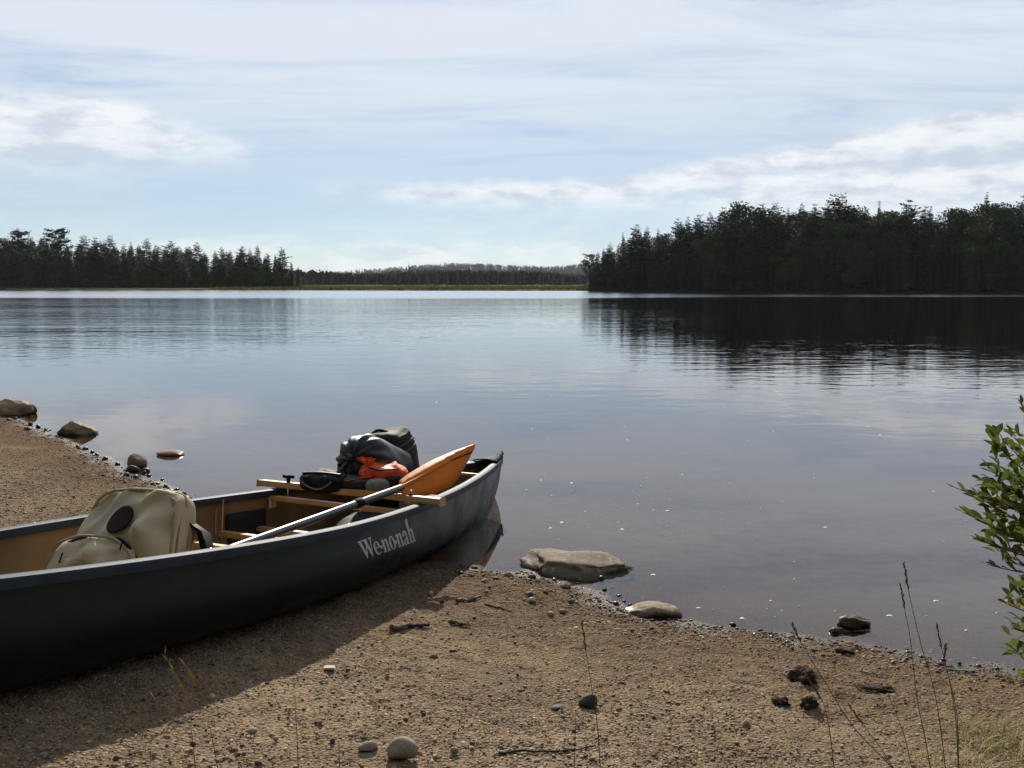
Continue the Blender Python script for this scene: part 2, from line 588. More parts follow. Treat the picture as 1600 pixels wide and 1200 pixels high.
def water_material():
    ma = bpy.data.materials.new('lake_water')
    ma.use_nodes = True
    t = NT(ma.node_tree)
    t.n.remove(t.n['Principled BSDF'])
    pos = t.new('ShaderNodeNewGeometry').outputs['Position']
    sp = t.new('ShaderNodeSeparateXYZ', Vector=pos)
    x, y, z = sp.outputs
    patch = t.noise(t.xyz(t.m('MULTIPLY', x, 0.4), y, 0.0), 0.075, 3, 0.55)
    # wind: nearly still by the beach, small ripples farther out, ruffled along the far shore and off to the west
    dist = t.m('ADD', y, t.m('MULTIPLY', t.m('SUBTRACT', patch, 0.5), 22.0))
    amp = t.m('ADD', t.step(dist, 5.0, 16.0, 0.06, 0.42), t.step(dist, 16.0, 60.0, 0.0, 0.35))
    west = t.step(t.m('ADD', t.m('DIVIDE', x, t.m('MAXIMUM', y, 1.0)), t.m('MULTIPLY', t.m('SUBTRACT', patch, .5), 0.3)), -0.28, 0.02, 1.0, 0.0)
    amp = t.m('ADD', amp, t.m('MULTIPLY', t.m('MULTIPLY', west, t.step(dist, 14.0, 34.0)), 1.3))
    amp = t.m('MULTIPLY', amp, t.step(patch, 0.3, 0.62, 0.55, 1.25))
    sx = t.xyz(t.m('MULTIPLY', x, 0.45), y, 0.0)
    m1 = t.new('ShaderNodeMapping', Vector=sx)
    m1.inputs['Rotation'].default_value = (0, 0, R(9))
    h1 = t.noise(m1.outputs[0], 2.6, 2, 0.5, 0.4)
    h2 = t.noise(sx, 7.0, 2, 0.5, 0.2)
    h3 = t.noise(sx, 0.55, 2, 0.5)
    hh = t.m('ADD', t.m('ADD', t.m('MULTIPLY', h1, 0.011), t.m('MULTIPLY', h2, 0.0026)), t.m('MULTIPLY', h3, 0.016))
    bp = t.new('ShaderNodeBump', Strength=1.0, Distance=1.0, Height=t.m('MULTIPLY', hh, amp))
    ruff = t.step(t.m('ADD', y, t.m('MULTIPLY', t.m('SUBTRACT', t.noise(t.xyz(t.m('MULTIPLY', x, .25), y, 3.), .05, 3, .5), .5), 30.)), 82.0, 108.0)
    rough = t.m('ADD', t.step(dist, 6.0, 60.0, 0.012, 0.045), t.m('MULTIPLY', ruff, 0.20))
    rough = t.m('ADD', rough, t.m('MULTIPLY', t.m('MULTIPLY', west, t.step(dist, 14., 40.)), 0.05))
    # the surface does not refract here, so light leaving the water must not be totally reflected: same index from both sides
    bf = t.new('ShaderNodeNewGeometry').outputs['Backfacing']
    fr = t.new('ShaderNodeFresnel', IOR=t.step(bf, 0, 1, 1.38, 1 / 1.38, False), Normal=bp.outputs[0])
    gl = t.new('ShaderNodeBsdfGlossy', _distribution='BECKMANN', Color=(1, 1, 1), Roughness=rough, Normal=bp.outputs[0])
    tr = t.new('ShaderNodeBsdfTransparent', Color=(0.93, 0.90, 0.84, 1))
    mx = t.new('ShaderNodeMixShader')
    t.l.new(fr.outputs[0], mx.inputs[0])
    t.l.new(tr.outputs[0], mx.inputs[1])
    t.l.new(gl.outputs[0], mx.inputs[2])
    out = t.n['Material Output']
    t.l.new(mx.outputs[0], out.inputs[0])
    va = t.new('ShaderNodeVolumeAbsorption', Color=(0.62, 0.42, 0.22, 1), Density=0.30)
    t.l.new(va.outputs[0], out.inputs[1])
    return ma


# ------------------------------------------------------------------ ground and water


def spaced(lo, hi, fine_lo, fine_hi, step, grow=1.07):
    c = list(np.arange(fine_lo, fine_hi, step))
    s, x = step, fine_hi
    up = []
    while x < hi:
        up.append(x)
        s *= grow
        x += s
    up.append(hi)
    s, x = step, fine_lo - step
    dn = []
    while x > lo:
        dn.append(x)
        s *= grow
        x -= s
    dn.append(lo)
    return np.array(dn[::-1] + c + up)


def build_ground():
    xs = spaced(-4000, 4000, -2.3, 2.2, 0.0125, 1.045)
    ys = spaced(-400, 4000, 1.75, 5.0, 0.0125, 1.03)
    XX, YY = np.meshgrid(xs, ys, indexing='ij')
    p = np.c_[XX.ravel(), YY.ravel()]
    z = ground_full(p)
    me = mesh('beach_ground', np.c_[p, z], grid_faces(len(xs), len(ys)), ground_material(), True)
    tag(link('beach_ground', me), kind='structure')
    # lake: a closed body of water, its surface at z = 0
    x0, x1, y0, y1 = -3500, 3500, -80, 2500
    v = [(x0, y0, 0), (x1, y0, 0), (x1, y1, 0), (x0, y1, 0), (x0, y0, -6), (x1, y0, -6), (x1, y1, -6), (x0, y1, -6)]
    f = [(0, 1, 2, 3), (7, 6, 5, 4), (0, 4, 5, 1), (1, 5, 6, 2), (2, 6, 7, 3), (3, 7, 4, 0)]
    tag(link('lake_water', mesh('lake_water', v, f, water_material())), kind='structure')


build_ground()

# ------------------------------------------------------------------ far shores
M_FLOOR = mat('forest_floor', (0.03, 0.032, 0.016), 1.0, 0.5, 0.4, spec=0)
M_MARSH = mat('marsh_peat', (0.08, 0.085, 0.032), 1.0, 0, 0.05, color2=(0.12, 0.105, 0.045), spec=0)
M_HILL = mat('hill_woods_ground', (0.03, 0.045, 0.02), 1.0, 0.4, 0.02, spec=0)
M_BARK = mat('conifer_bark', (0.075, 0.058, 0.045), 0.95, 0.5, 6)
M_SPRUCE = mat('spruce_needles', (0.030, 0.050, 0.022), 0.75, 0.35, 0.8, rnd=0.35, spec=0.2)
M_PINE = mat('pine_needles', (0.038, 0.062, 0.026), 0.75, 0.3, 0.8, rnd=0.3, spec=0.2)
M_BROAD = mat('broadleaf_foliage', (0.050, 0.080, 0.020), 0.75, 0.3, 0.6, rnd=0.3, spec=0.2)
M_FAR = mat('far_foliage', (0.023, 0.038, 0.021), 1.0, 0.4, 0.08, spec=0)


def bank(name, front, depth, rise, m, seed):
    """a strip of land whose front edge follows the far waterline and that climbs away from the lake"""
    front = np.array(front, float)
    # resample
    seg = np.hypot(*np.diff(front, axis=0).T)
    cs = np.r_[0, np.cumsum(seg)]
    n = max(40, int(cs[-1] / 1.6))
    u = np.linspace(0, cs[-1], n)
    fx, fy = np.interp(u, cs, front[:, 0]), np.interp(u, cs, front[:, 1])
    rows = [(-1.5, -.5), (0, -.02), (.5, .12), (1.5, .28)] + [(k * depth, .3 + rise * k) for k in (.06, .12, .2, .35, .5, .75, 1.0)]
    V = []
    for k, (dy, z) in enumerate(rows):
        for i in range(n):
            wob = vnoise(np.array([[fx[i] * .3, k * .7 + seed]]), 1.0, seed, 2)[0]
            e = min(1, min(i, n - 1 - i) / (.10 * n)) if z > .3 else 1     # ends run out low
            V.append((fx[i] * (1 + dy / fy[i] * 1.0), fy[i] + dy + wob * .7, (z + max(0, z) * .35 * wob) * e + (1 - e) * .3))
    return tag(link(name, mesh(name, V, grid_faces(len(rows), n)[:, ::-1], m, True)), kind='structure')


bank('right_shore_bank', [(12.5, 190), (14, 180), (22, 177), (50, 172), (88, 165), (130, 158), (220, 150)], 60, 2.0, M_FLOOR, 1)
bank('left_shore_bank', [(-260, 205), (-160, 214), (-118, 220), (-90, 224), (-66, 229), (-52, 233), (-47, 240)], 60, 1.5, M_FLOOR, 2)
bank('marsh_flat', [(-120, 221.5), (-92, 214), (-60, 203), (-30, 194), (0, 190), (18, 189), (34, 192)], 420, 1.0, M_MARSH, 3)


def hill(name, y, dy, prof, m, seed):
    """a wooded ridge: prof gives crest height against x"""
    px = np.array(prof, float)
    xs = np.linspace(px[0, 0], px[-1, 0], 120)
    crest = np.interp(xs, px[:, 0], px[:, 1])
    V = []
    rows = np.linspace(0, 1, 14)
    for r in rows:
        for x, c in zip(xs, crest):
            hgt = c * math.sin(r * math.pi / 2) ** 1.3
            V.append((x, y + r * dy, -0.5 + hgt + .05 * c * vnoise(np.array([[x * .01, r * 4]]), 1, seed, 2)[0]))
    V = np.array(V)
    tag(link(name, mesh(name, V, grid_faces(len(rows), len(xs))[:, ::-1], m, True)), kind='structure')
    return V.reshape(len(rows), len(xs), 3)


HILL_A = hill('wooded_rise', 620, 260, [(-420, 4), (-330, 2), (-190, .8), (-94, 5), (0, 6), (60, 4), (180, 6), (300, 8)], M_HILL, 5)
HILL_B = hill('far_ridge', 1500, 500, [(-760, 8), (-400, 8), (-267, 17), (-133, 27), (-53, 31), (67, 25), (133, 33), (300, 38), (560, 40)], M_HILL, 6)


# ------------------------------------------------------------------ trees
RNG = np.random.default_rng(5)


def tri_cloud(P, D, L, W, rng, up=0.3):
    """needle sprays: one slim kite of two triangles at each P along D, as (v, f)"""
    n = len(P)
    r = rng.normal(size=(n, 3))
    r[:, 2] *= up
    S = np.cross(D, r)
    S /= np.linalg.norm(S, axis=1)[:, None] + 1e-9
    a = P
    b = P + D * (L * .45)[:, None] + S * W[:, None]
    c = P + D * L[:, None]
    d = P + D * (L * .45)[:, None] - S * W[:, None]
    V = np.stack([a, b, c, d], 1).reshape(-1, 3)
    F = np.arange(4 * n).reshape(n, 4)
    return V, F


def trunk_mesh(name, h=0.97, r=0.012, lean=(0, 0), limbs=()):
    mb = MB()
    path = [(lean[0] * k * k, lean[1] * k * k, h * k) for k in (-.01, .1, .3, .55, .8, 1)]
    mb.tube(path, [r * 1.3, r, r * .85, r * .62, r * .36, r * .08], 6)
    for a, b, rr in limbs:
        mb.tube([a, b], [rr, rr * .3], 4)
    return mesh(name, mb.v, mb.f, M_BARK, True)


def spruce(seed, rmax=.15, low=.03, power=.8, whorls=40, ragged=.35, spire=0):
    rng = np.random.default_rng(seed)
    P, D, L, W = [], [], [], []
    limbs = []
    for i in range(whorls):
        z = low + (1 - low) * ((i + rng.random() * .8) / whorls) ** .9 * .985
        rr = rmax * (1 - z) ** power * (1 if z < .93 else .8) * (1 + .25 * rng.normal() * ragged)
        if spire and z > .72:
            rr *= .55
        rr = max(rr, .006)
        nb = int(rng.integers(5, 9)) if z < .85 else 5
        for k in range(nb):
            if rng.random() < .10 * ragged * 3:
                continue
            a = rng.random() * 2 * math.pi
            ln = rr * (1 + ragged * rng.normal() * .55)
            ln = min(max(ln, .008), rmax * 1.25)
            slope = -.28 + .75 * z + rng.normal() * .12
            d = np.array([math.cos(a), math.sin(a), slope])
            d /= np.linalg.norm(d)
            if ln > .05 and rng.random() < .35:
                limbs.append(((0, 0, z), tuple(np.array([0, 0, z]) + d * ln * .8), .002))
            ns = max(3, int(ln / .020))
            for s in range(ns):
                f = (s + .6) / ns
                sag = np.array([0, 0, -.10 * ln * f * f + .12 * ln * max(0, f - .7)])
                p = np.array([0, 0, z]) + d * ln * f * .86 + sag
                for sd_ in (-1, 1):
                    b = a + sd_ * (.35 + .55 * rng.random()) * (1 if s < ns - 1 else .4)
                    P.append(p)
                    D.append((math.cos(b), math.sin(b), slope * .6 - .15 + rng.normal() * .18))
                    L.append(min(.055, .008 + ln * .32 * (1.1 - f * .5)) * (.7 + .6 * rng.random()))
                    W.append((.003 + min(.006, ln * .06)) * (.6 + .8 * rng.random()))
    # inner foliage that closes the gaps between the tiers
    for q in range(1900):
        z = low + (.90 - low) * rng.random() ** 1.25
        rr = rmax * (1 - z) ** power * (.55 if (spire and z > .72) else 1)
        a = rng.random() * 6.283
        r_ = rr * (.05 + .68 * rng.random())
        P.append((math.cos(a) * r_, math.sin(a) * r_, z))
        b = a + rng.normal() * .5
        D.append((math.cos(b), math.sin(b), -.35 + rng.normal() * .35))
        L.append(.010 + .24 * rr * rng.random())
        W.append(.0035 + .045 * rr * rng.random())
    P, D, L, W = map(np.array, (P, D, L, W))
    D /= np.linalg.norm(D, axis=1)[:, None]
    V, F = tri_cloud(P, D, L, W, rng, 1.6)
    return mesh('crown', V, F, M_SPRUCE), trunk_mesh('trunk', .985, .011, limbs=limbs[:40])


def pine(seed, low=.35, rmax=.2, n=15, flat=.35):
    """white pine: bare lower trunk, irregular tiers of plumed limbs, broken top"""
    rng = np.random.default_rng(seed)
    P, D, L, W = [], [], [], []
    limbs = []
    for i in range(n):
        z = low + (.97 - low) * (i / (n - 1)) ** .9
        prof = math.sin(min(1, (z - low) / (1 - low) * 1.0 + .25) * math.pi * .86) ** .7
        nb = 3 if i < n - 2 else 4
        for k in range(nb):
            a = rng.random() * 2 * math.pi
            ln = rmax * prof * (.55 + .65 * rng.random())
            tip = np.array([math.cos(a) * ln, math.sin(a) * ln, z + ln * (.12 + .3 * rng.random())])
            limbs.append(((0, 0, z - .01), tuple(tip), .0035))
            for q in range(int(26 + 700 * ln * ln + 120 * ln)):
                f = .35 + .68 * rng.random() ** .7
                base = np.array([0, 0, z]) * (1 - f) + tip * f
                off = rng.normal(size=3) * ln * np.array([.20, .20, .20 * flat + .02])
                P.append(base + off)
                b = a + rng.normal() * .8
                D.append((math.cos(b), math.sin(b), .55 + rng.normal() * .4))
                L.append(.022 + .018 * rng.random())
                W.append(.006 + .006 * rng.random())
    for q in range(70):
        P.append((rng.normal() * .012, rng.normal() * .012, .93 + .05 * rng.random()))
        D.append((rng.normal() * .5, rng.normal() * .5, 1))
        L.append(.03)
        W.append(.007)
    P, D, L, W = map(np.array, (P, D, L, W))
    D /= np.linalg.norm(D, axis=1)[:, None]
    V, F = tri_cloud(P, D, L, W, rng, 1)
    return mesh('crown', V, F, M_PINE), trunk_mesh('trunk', .96, .014, limbs=limbs)


def broadleaf(seed, rmax=.24, low=.12, n=26):
    rng = np.random.default_rng(seed)
    P, D, L, W = [], [], [], []
    limbs = []
    for i in range(n):
        u = rng.random()
        z = low + .1 + (.82 - low) * u
        prof = math.sqrt(max(.05, 1 - ((z - .55) / .47) ** 2))
        a, r = rng.random() * 6.28, rmax * prof * math.sqrt(rng.random()) * .85
        c = np.array([math.cos(a) * r, math.sin(a) * r, z])
        cr = .065 + .05 * rng.random()
        limbs.append(((0, 0, max(.1, z - .22)), tuple(c), .004))
        m = 150
        q = rng.normal(size=(m, 3))
        q /= np.linalg.norm(q, axis=1)[:, None]
        q *= (rng.random(m) ** .45)[:, None]
        P += list(c + q * cr * np.array([1.1, 1.1, .8]))
        dd = q + rng.normal(size=(m, 3)) * .7
        D += list(dd)
        L += list(.014 + .018 * rng.random(m))
        W += list(.006 + .007 * rng.random(m))
    P, D, L, W = map(np.array, (P, D, L, W))
    D /= np.linalg.norm(D, axis=1)[:, None]
    V, F = tri_cloud(P, D, L, W, rng, 1)
    return mesh('crown', V, F, M_BROAD), trunk_mesh('trunk', .8, .014, limbs=limbs)


KIND = {
    's': [spruce(11, .15, .03, .62, 46, .55), spruce(12, .17, .02, .6, 42, .6), spruce(13, .14, .03, .66, 50, .5), spruce(14, .165, .04, .58, 38, .7)],
    'n': [spruce(21, .10, .02, .75, 54, .4), spruce(22, .095, .03, .72, 52, .45), spruce(23, .12, .02, .8, 50, .45, 1)],
    'b': [spruce(31, .20, .05, .50, 36, .65), spruce(32, .22, .06, .48, 34, .7), spruce(33, .19, .04, .54, 38, .65)],
    'p': [pine(41), pine(42, .3, .22, 16, .3), pine(43, .42, .18, 13, .4)],
    'q': [pine(44, .12, .23, 22, .5), pine(45, .10, .20, 24, .5)],
    'd': [broadleaf(51), broadleaf(52, .28, .05, 30), broadleaf(53, .2, .1, 24)],
}
NAMES = {'s': 'spruce_tree', 'n': 'spruce_tree', 'b': 'spruce_tree', 'p': 'pine_tree', 'q': 'pine_tree', 'd': 'broadleaf_tree'}
CATS = {'s': 'spruce', 'n': 'spruce', 'b': 'spruce', 'p': 'pine', 'q': 'pine', 'd': 'broadleaf tree'}
LOOK = {'s': 'pointed dark spruce', 'n': 'slim dark spruce spire', 'b': 'broad ragged spruce', 'p': 'open-crowned pine', 'q': 'dense dark pine', 'd': 'rounded leafy tree'}
_tc = [0]


def tree(kind, x, y, z, h, label, group, wide=1.0, parts=True):
    k = _tc[0]
    _tc[0] += 1
    cr, tr = KIND[kind][k % len(KIND[kind])]
    o = empty(NAMES[kind], (x, y, z - .1), (0, 0, random.random() * 6.28))
    o.scale = (h * wide, h * wide, h)
    link('crown', cr, o)
    if parts:
        link('trunk', tr, o)
    return tag(o, label, CATS[kind], group)


def ordinal(n):
    w = ['first', 'second', 'third', 'fourth', 'fifth', 'sixth', 'seventh', 'eighth', 'ninth', 'tenth', 'eleventh', 'twelfth', 'thirteenth', 'fourteenth', 'fifteenth', 'sixteenth',
         'seventeenth', 'eighteenth', 'nineteenth']
    if n <= 19:
        return w[n - 1]
    if n == 20:
        return 'twentieth'
    if n < 30:
        return 'twenty-' + w[n - 21]
    if n == 30:
        return 'thirtieth'
    if n < 40:
        return 'thirty-' + w[n - 31]
    return 'fortieth' if n == 40 else 'forty-' + w[n - 41]


RIGHT = [(920, 399, 'p'), (933, 393, 's'), (942, 387, 's'), (952, 379, 's'), (972, 363, 'n'), (993, 350, 'b'), (1009, 353, 's'), (1026, 356, 'n'), (1038, 362, 'd'),
         (1057, 341, 's'), (1072, 338, 's'), (1087, 335, 'b'), (1106, 331, 's'), (1125, 323, 's'), (1140, 322, 's'), (1156, 319, 'd'), (1170, 315, 'd'), (1186, 318, 's'),
         (1204, 318, 'b'), (1226, 325, 'n'), (1248, 318, 's'), (1266, 318, 's'), (1286, 312, 's'), (1299, 303, 'b'), (1309, 303, 'b'), (1346, 322, 'd'), (1366, 314, 'n'), (1380, 326, 'd'),
         (1412, 312, 'b'), (1438, 322, 's'), (1446, 322, 'n'), (1460, 329, 'd'), (1487, 321, 'd'), (1523, 318, 's'), (1531, 301, 'n'), (1552, 314, 'd'), (1574, 321, 'd'), (1590, 305, 'b')]
LEFT = [(13, 369, 'd'), (37, 364, 'p'), (96, 361, 'p'), (111, 381, 's'), (138, 367, 'b'), (156, 371, 'b'), (177, 367, 'b'), (198, 381, 's'), (210, 378, 's'), (234, 372, 'b'), (249, 382, 'b'),
        (273, 376, 'b'), (312, 378, 'b'), (323, 392, 's'), (340, 391, 's'), (351, 385, 's'), (382, 384, 'b'), (394, 388, 's'), (406, 383, 's'), (421, 395, 'b'), (433, 396, 'n'), (444, 386, 'b'),
        (458, 409, 's'), (468, 417, 's')]


def top_h(py, y):
    return (HZN - py) / FPX * y + CH


def right_front(x):
    return np.interp(x, [12.5, 22, 50, 88, 130], [180, 177, 172, 165, 158])


for i, (px, py, k) in enumerate(RIGHT):
    y = 181 + 7 * random.random() - max(0, (px - 950)) / 650 * 9
    x = (px - 800) / FPX * y
    h = top_h(py, y) - .5
    tree(k, x, y, .6, h, f'{LOOK[k]}, {ordinal(i + 1)} treetop from the marsh end of the right forest', 'treetops of the right forest',
         1.2 if k != 'p' or px > 930 else 1.25)
for i, (px, py, k) in enumerate(LEFT):
    y = 234 + 6 * random.random() + (px / 460 - .5) * 6
    x = (px - 800) / FPX * y
    h = top_h(py, y) - .4
    tree(k, x, y, .5, h, f'{LOOK[k]}, {ordinal(len(LEFT) - i)} treetop from the marsh end of the left forest', 'treetops of the left forest', 1.2)

env_r = np.array([(p, t) for p, t, k in RIGHT])
env_l = np.array([(p, t) for p, t, k in LEFT])
FILL_R = 'dark tree in the close ranks of the right forest, below its skyline'
FILL_L = 'dark tree in the close ranks of the left forest, below its skyline'
for row, (dy, lo, hi) in enumerate(((-1.2, .30, .62), (2, .55, .88), (8, .80, .97), (15, .86, .99), (24, .90, 1.0))):
    for px in np.arange(928 if row else 934, 1640, 17 if row < 3 else 21):
        p = px + random.uniform(-6, 6)
        y = right_front((p - 800) / FPX * 175) + 3 + dy + random.uniform(-1, 1)
        # keep clear behind the marsh end
        t = np.interp(p + 6, env_r[:, 0], env_r[:, 1])
        t = max(t, np.interp(p - 6, env_r[:, 0], env_r[:, 1])) + 5
        h = (top_h(t, y)) * random.uniform(lo, hi)
        k = random.choice('ssssbnd' if row > 1 else 'ssbd')
        tree(k, (p - 800) / FPX * y, y, .5, max(3, h), FILL_R, 'ranks of the right forest', 1.25, row < 3)
for row, (dy, lo, hi) in enumerate(((0, .35, .65), (3, .6, .9), (9, .85, .98), (18, .88, 1.0), (26, .88, 1.0), (34, .85, .98))):
    for px in np.arange(-40, 462, 15 if row < 2 else 19):
        p = px + random.uniform(-5, 5)
        y = 226 + 8 * p / 460 + 4 + dy + random.uniform(-1, 1)
        t = max(np.interp(p + 6, env_l[:, 0], env_l[:, 1]), np.interp(p - 6, env_l[:, 0], env_l[:, 1])) + 6
        k = random.choice('sssb' if row else 'ssd')
        tree(k, (p - 800) / FPX * y, y, .5, max(2.5, top_h(t, y) * random.uniform(lo, hi)), FILL_L, 'ranks of the left forest', 1.3, row < 2)

# scattered spruces along the back of the marsh
MID = [(478, 425), (492, 427), (506, 430), (520, 424), (538, 426), (556, 428), (571, 423), (590, 420), (604, 423), (622, 421), (640, 411), (655, 421), (668, 424), (684, 420), (700, 425), (716, 424), (731, 427),
       (748, 426), (762, 429), (778, 425), (801, 414), (812, 424), (820, 423), (833, 427), (845, 416), (858, 421), (866, 417), (880, 424), (893, 423), (905, 426)]
for i, (px, py) in enumerate(MID):
    y = 345 + 70 * random.random()
    big = py < 418
    tree('n' if i % 3 else 's', (px - 800) / FPX * y, y, .9, top_h(py, y) - .7,
         f'{"tall" if big else "small"} bog spruce, {ordinal(i + 1)} from the left forest along the back of the marsh', 'spruces behind the marsh')


def far_woods(name, count, pts, hlo, hhi, label, seed):
    """distant woods that read as one mass: many small ragged conifers and crowns joined into one mesh"""
    rng = np.random.default_rng(seed)
    VV, FF, o = [], [], 0
    for i in range(count):
        x, y, z = pts(rng)
        h = rng.uniform(hlo, hhi) * (1 + .45 * float(vnoise(np.array([[x * 14 / y, y * .004]]), 1.0, seed, 2)[0]))
        kind = rng.random() < .7
        n = 44
        zz = rng.random(n) ** (1.0 if kind else .8)
        rr = (h * .17 * (1.05 - zz) if kind else h * .26 * np.sqrt(np.clip(1 - ((zz - .55) / .5) ** 2, .02, 1))) * (.6 + .5 * rng.random(n))
        a = rng.random(n) * 6.283
        P = np.c_[x + np.cos(a) * rr * .5, y + np.sin(a) * rr * .5, z + zz * h * .95]
        D = np.c_[np.cos(a), np.sin(a), rng.normal(size=n) * .5 + (-.1 if kind else .2)]
        D /= np.linalg.norm(D, axis=1)[:, None]
        V, F = tri_cloud(P, D, rr * .7 + .06 * h, np.full(n, h * .085), rng, 1.5)
        VV.append(V)
        FF.append(F + o)
        o += len(V)
    me = mesh(name, np.vstack(VV), np.vstack(FF), M_FAR)
    return tag(link(name, me), label, 'woods', kind='stuff')


def mid_pts(rng):
    px = rng.uniform(440, 960)
    y = rng.uniform(400, 620)
    return (px - 800) / FPX * y, y, .5 + (y - 400) / 220 * 1.2


def hillpts(H):
    def f(rng):
        r, c = rng.integers(0, H.shape[0] - 1), rng.integers(0, H.shape[1] - 1)
        u, v = rng.random(2)
        p = H[r, c] * (1 - u) * (1 - v) + H[r + 1, c] * u * (1 - v) + H[r, c + 1] * (1 - u) * v + H[r + 1, c + 1] * u * v
        return p
    return f


far_woods('bog_woods', 1900, mid_pts, 3.0, 6.5, 'low dark conifer woods behind the marsh at the head of the lake', 3)
far_woods('rise_woods', 2600, hillpts(HILL_A), 5, 9, 'dark woods over the low rise beyond the marsh', 4)
far_woods('ridge_woods', 5200, hillpts(HILL_B), 9, 14, 'hazy blue-green woods covering the farthest ridge', 5)


def marsh_grass():
    rng = np.random.default_rng(9)
    n = 9000
    px = rng.uniform(330, 940, n)
    f = rng.random(n) ** 1.6
    y0 = np.interp((px - 800) / FPX * 195, [-120, -92, -60, -30, 0, 18, 34], [221.5, 214, 203, 194, 190, 189, 192])
    y = y0 + .5 + f * 150
    x = (px - 800) / FPX * y
    P = np.c_[x, y, np.full(n, .12) + .15 * f]
    D = np.c_[rng.normal(size=n) * .3, rng.normal(size=n) * .3, np.ones(n)]
    D /= np.linalg.norm(D, axis=1)[:, None]
    V, F = tri_cloud(P, D, rng.uniform(.25, .75, n), rng.uniform(.12, .3, n), rng, .2)
    m = mat('marsh_sedge', (0.095, 0.115, 0.035), 0.95, 0, 0.08, color2=(0.14, 0.13, 0.05), transl=.15, spec=0)
    tag(link('marsh_grass', mesh('marsh_grass', V, F, m)), 'yellow-green sedge fringing the far end of the lake', 'marsh grass', kind='stuff')
    # fringe under the left forest
    n = 2500
    px = rng.uniform(-20, 470, n)
    y = np.interp(px, [0, 460], [222, 234]) + rng.uniform(-.5, 3, n)
    P = np.c_[(px - 800) / FPX * y, y, np.full(n, .1)]
    D = np.c_[rng.normal(size=n) * .4, rng.normal(size=n) * .4, np.ones(n)]
    D /= np.linalg.norm(D, axis=1)[:, None]
    V, F = tri_cloud(P, D, rng.uniform(.2, .5, n), rng.uniform(.15, .3, n), rng, .2)
    tag(link('shore_sedge', mesh('shore_sedge', V, F, m)), 'low pale sedge along the foot of the left forest', 'marsh grass', kind='stuff')


marsh_grass()


def haze():
    m = bpy.data.materials.new('lake_haze')
    m.use_nodes = True
    t = NT(m.node_tree)
    t.n.remove(t.n['Principled BSDF'])
    v = t.new('ShaderNodeVolumePrincipled', Color=(0.86, 0.93, 1.0), Density=HAZE, Anisotropy=0.2)
    t.l.new(v.outputs[0], t.n['Material Output'].inputs[1])
    mb = MB().box((0, 1850, 37), (9000, 4700, 92))
    tag(mb.build('haze', m, smooth=False), kind='stuff')


HAZE = 0.00006
if HAZE:
    haze()

# ------------------------------------------------------------------ canoe
CL, CB, CA, CD, CT, CK = 5.2, .93, 1.633, .37, .449, 2.056       # length, beam, plan exponent, depth amidships, depth at the stems, sheer exponent
C0, CYAW, CPIT, CROL = Vector((-1.109, 3.904, .071)), 1.169, -.107, -.007


def gun(t):
    a = abs(t)
    return CB / 2 * (1 - a ** CA), CD + (CT - CD) * a ** CK


def hull(t, v, inset=0.0):
    """point of the hull: t -1..1 along it, v -1..1 around it (0 keel, +1 near gunwale), local frame"""
    w, zg = gun(t)
    w = max(w - inset, .002) + .006 * (1 if not inset else 0)
    u = abs(v)
    e = abs(t) ** 3
    nb = 3.0 * (1 - e) + 1.5 * e                  # full bilge amidships, V-shaped ends
    ang = u * math.pi / 2
    wy = math.sin(ang) ** (2 / nb)
    wz = 1 - max(0, math.cos(ang)) ** (2 / nb)
    keel = .012 * abs(t) ** 2 + inset
    z = keel + (zg - keel) * wz
    bulge = 1 + .035 * math.sin(min(1, wz * 1.2) * math.pi) * (1 - e)       # slight tumblehome
    s = CL / 2 * t * (1 - .10 * (1 - wz) ** 2.2 * abs(t) ** 10)
    return Vector((s, -math.copysign(1, v) * w * wy * bulge, z))


es = Matrix.Rotation(CYAW, 4, 'Z') @ Matrix.Rotation(-CPIT, 4, 'Y') @ Matrix.Rotation(-CROL, 4, 'X')
CMAT = Matrix.Translation(C0) @ es
canoe = empty('canoe')
canoe.matrix_world = CMAT
tag(canoe, 'dark blue-green canoe with tan inside, bow afloat and stern drawn up on the beach', 'canoe')

M_HULL = mat('canoe_hull_gelcoat', (0.007, 0.018, 0.021), 0.34, 0.25, 2.2, 0.0006, 3.0, spec=0.32, color2=(0.005, 0.013, 0.016))


def scuff_hull(ma):
    """scratches along the hull and dried mud low down"""
    t = NT(ma.node_tree)
    b = t.n['Principled BSDF']
    src = b.inputs['Base Color'].links[0].from_socket
    tc = t.new('ShaderNodeTexCoord').outputs['Object']
    mp = t.new('ShaderNodeMapping', Vector=tc)
    mp.inputs['Scale'].default_value = (2.2, 70, 70)
    mp.inputs['Rotation'].default_value = (0, R(4), 0)
    scr = t.step(t.noise(mp.outputs[0], 1.0, 5, .7), .64, .70)
    scr = t.m('MULTIPLY', scr, t.step(t.noise(tc, 3.0, 3, .6), .45, .6))
    col = t.mix(t.m('MULTIPLY', scr, .55), src, (.10, .11, .11, 1))
    z = t.new('ShaderNodeSeparateXYZ', Vector=tc).outputs[2]
    mud = t.step(t.m('ADD', z, t.m('MULTIPLY', t.noise(tc, 7, 5, .65), .16)), .11, .20, .75, 0.0)
    dust = t.step(t.noise(tc, 16, 5, .7), .5, .72, 0, .12)
    col = t.mix(t.m('MAXIMUM', mud, dust), col, (.055, .043, .030, 1))
    t.put(b.inputs['Base Color'], col)
    t.put(b.inputs['Roughness'], t.step(t.noise(tc, 5, 5, .65), .35, .65, .28, .48))


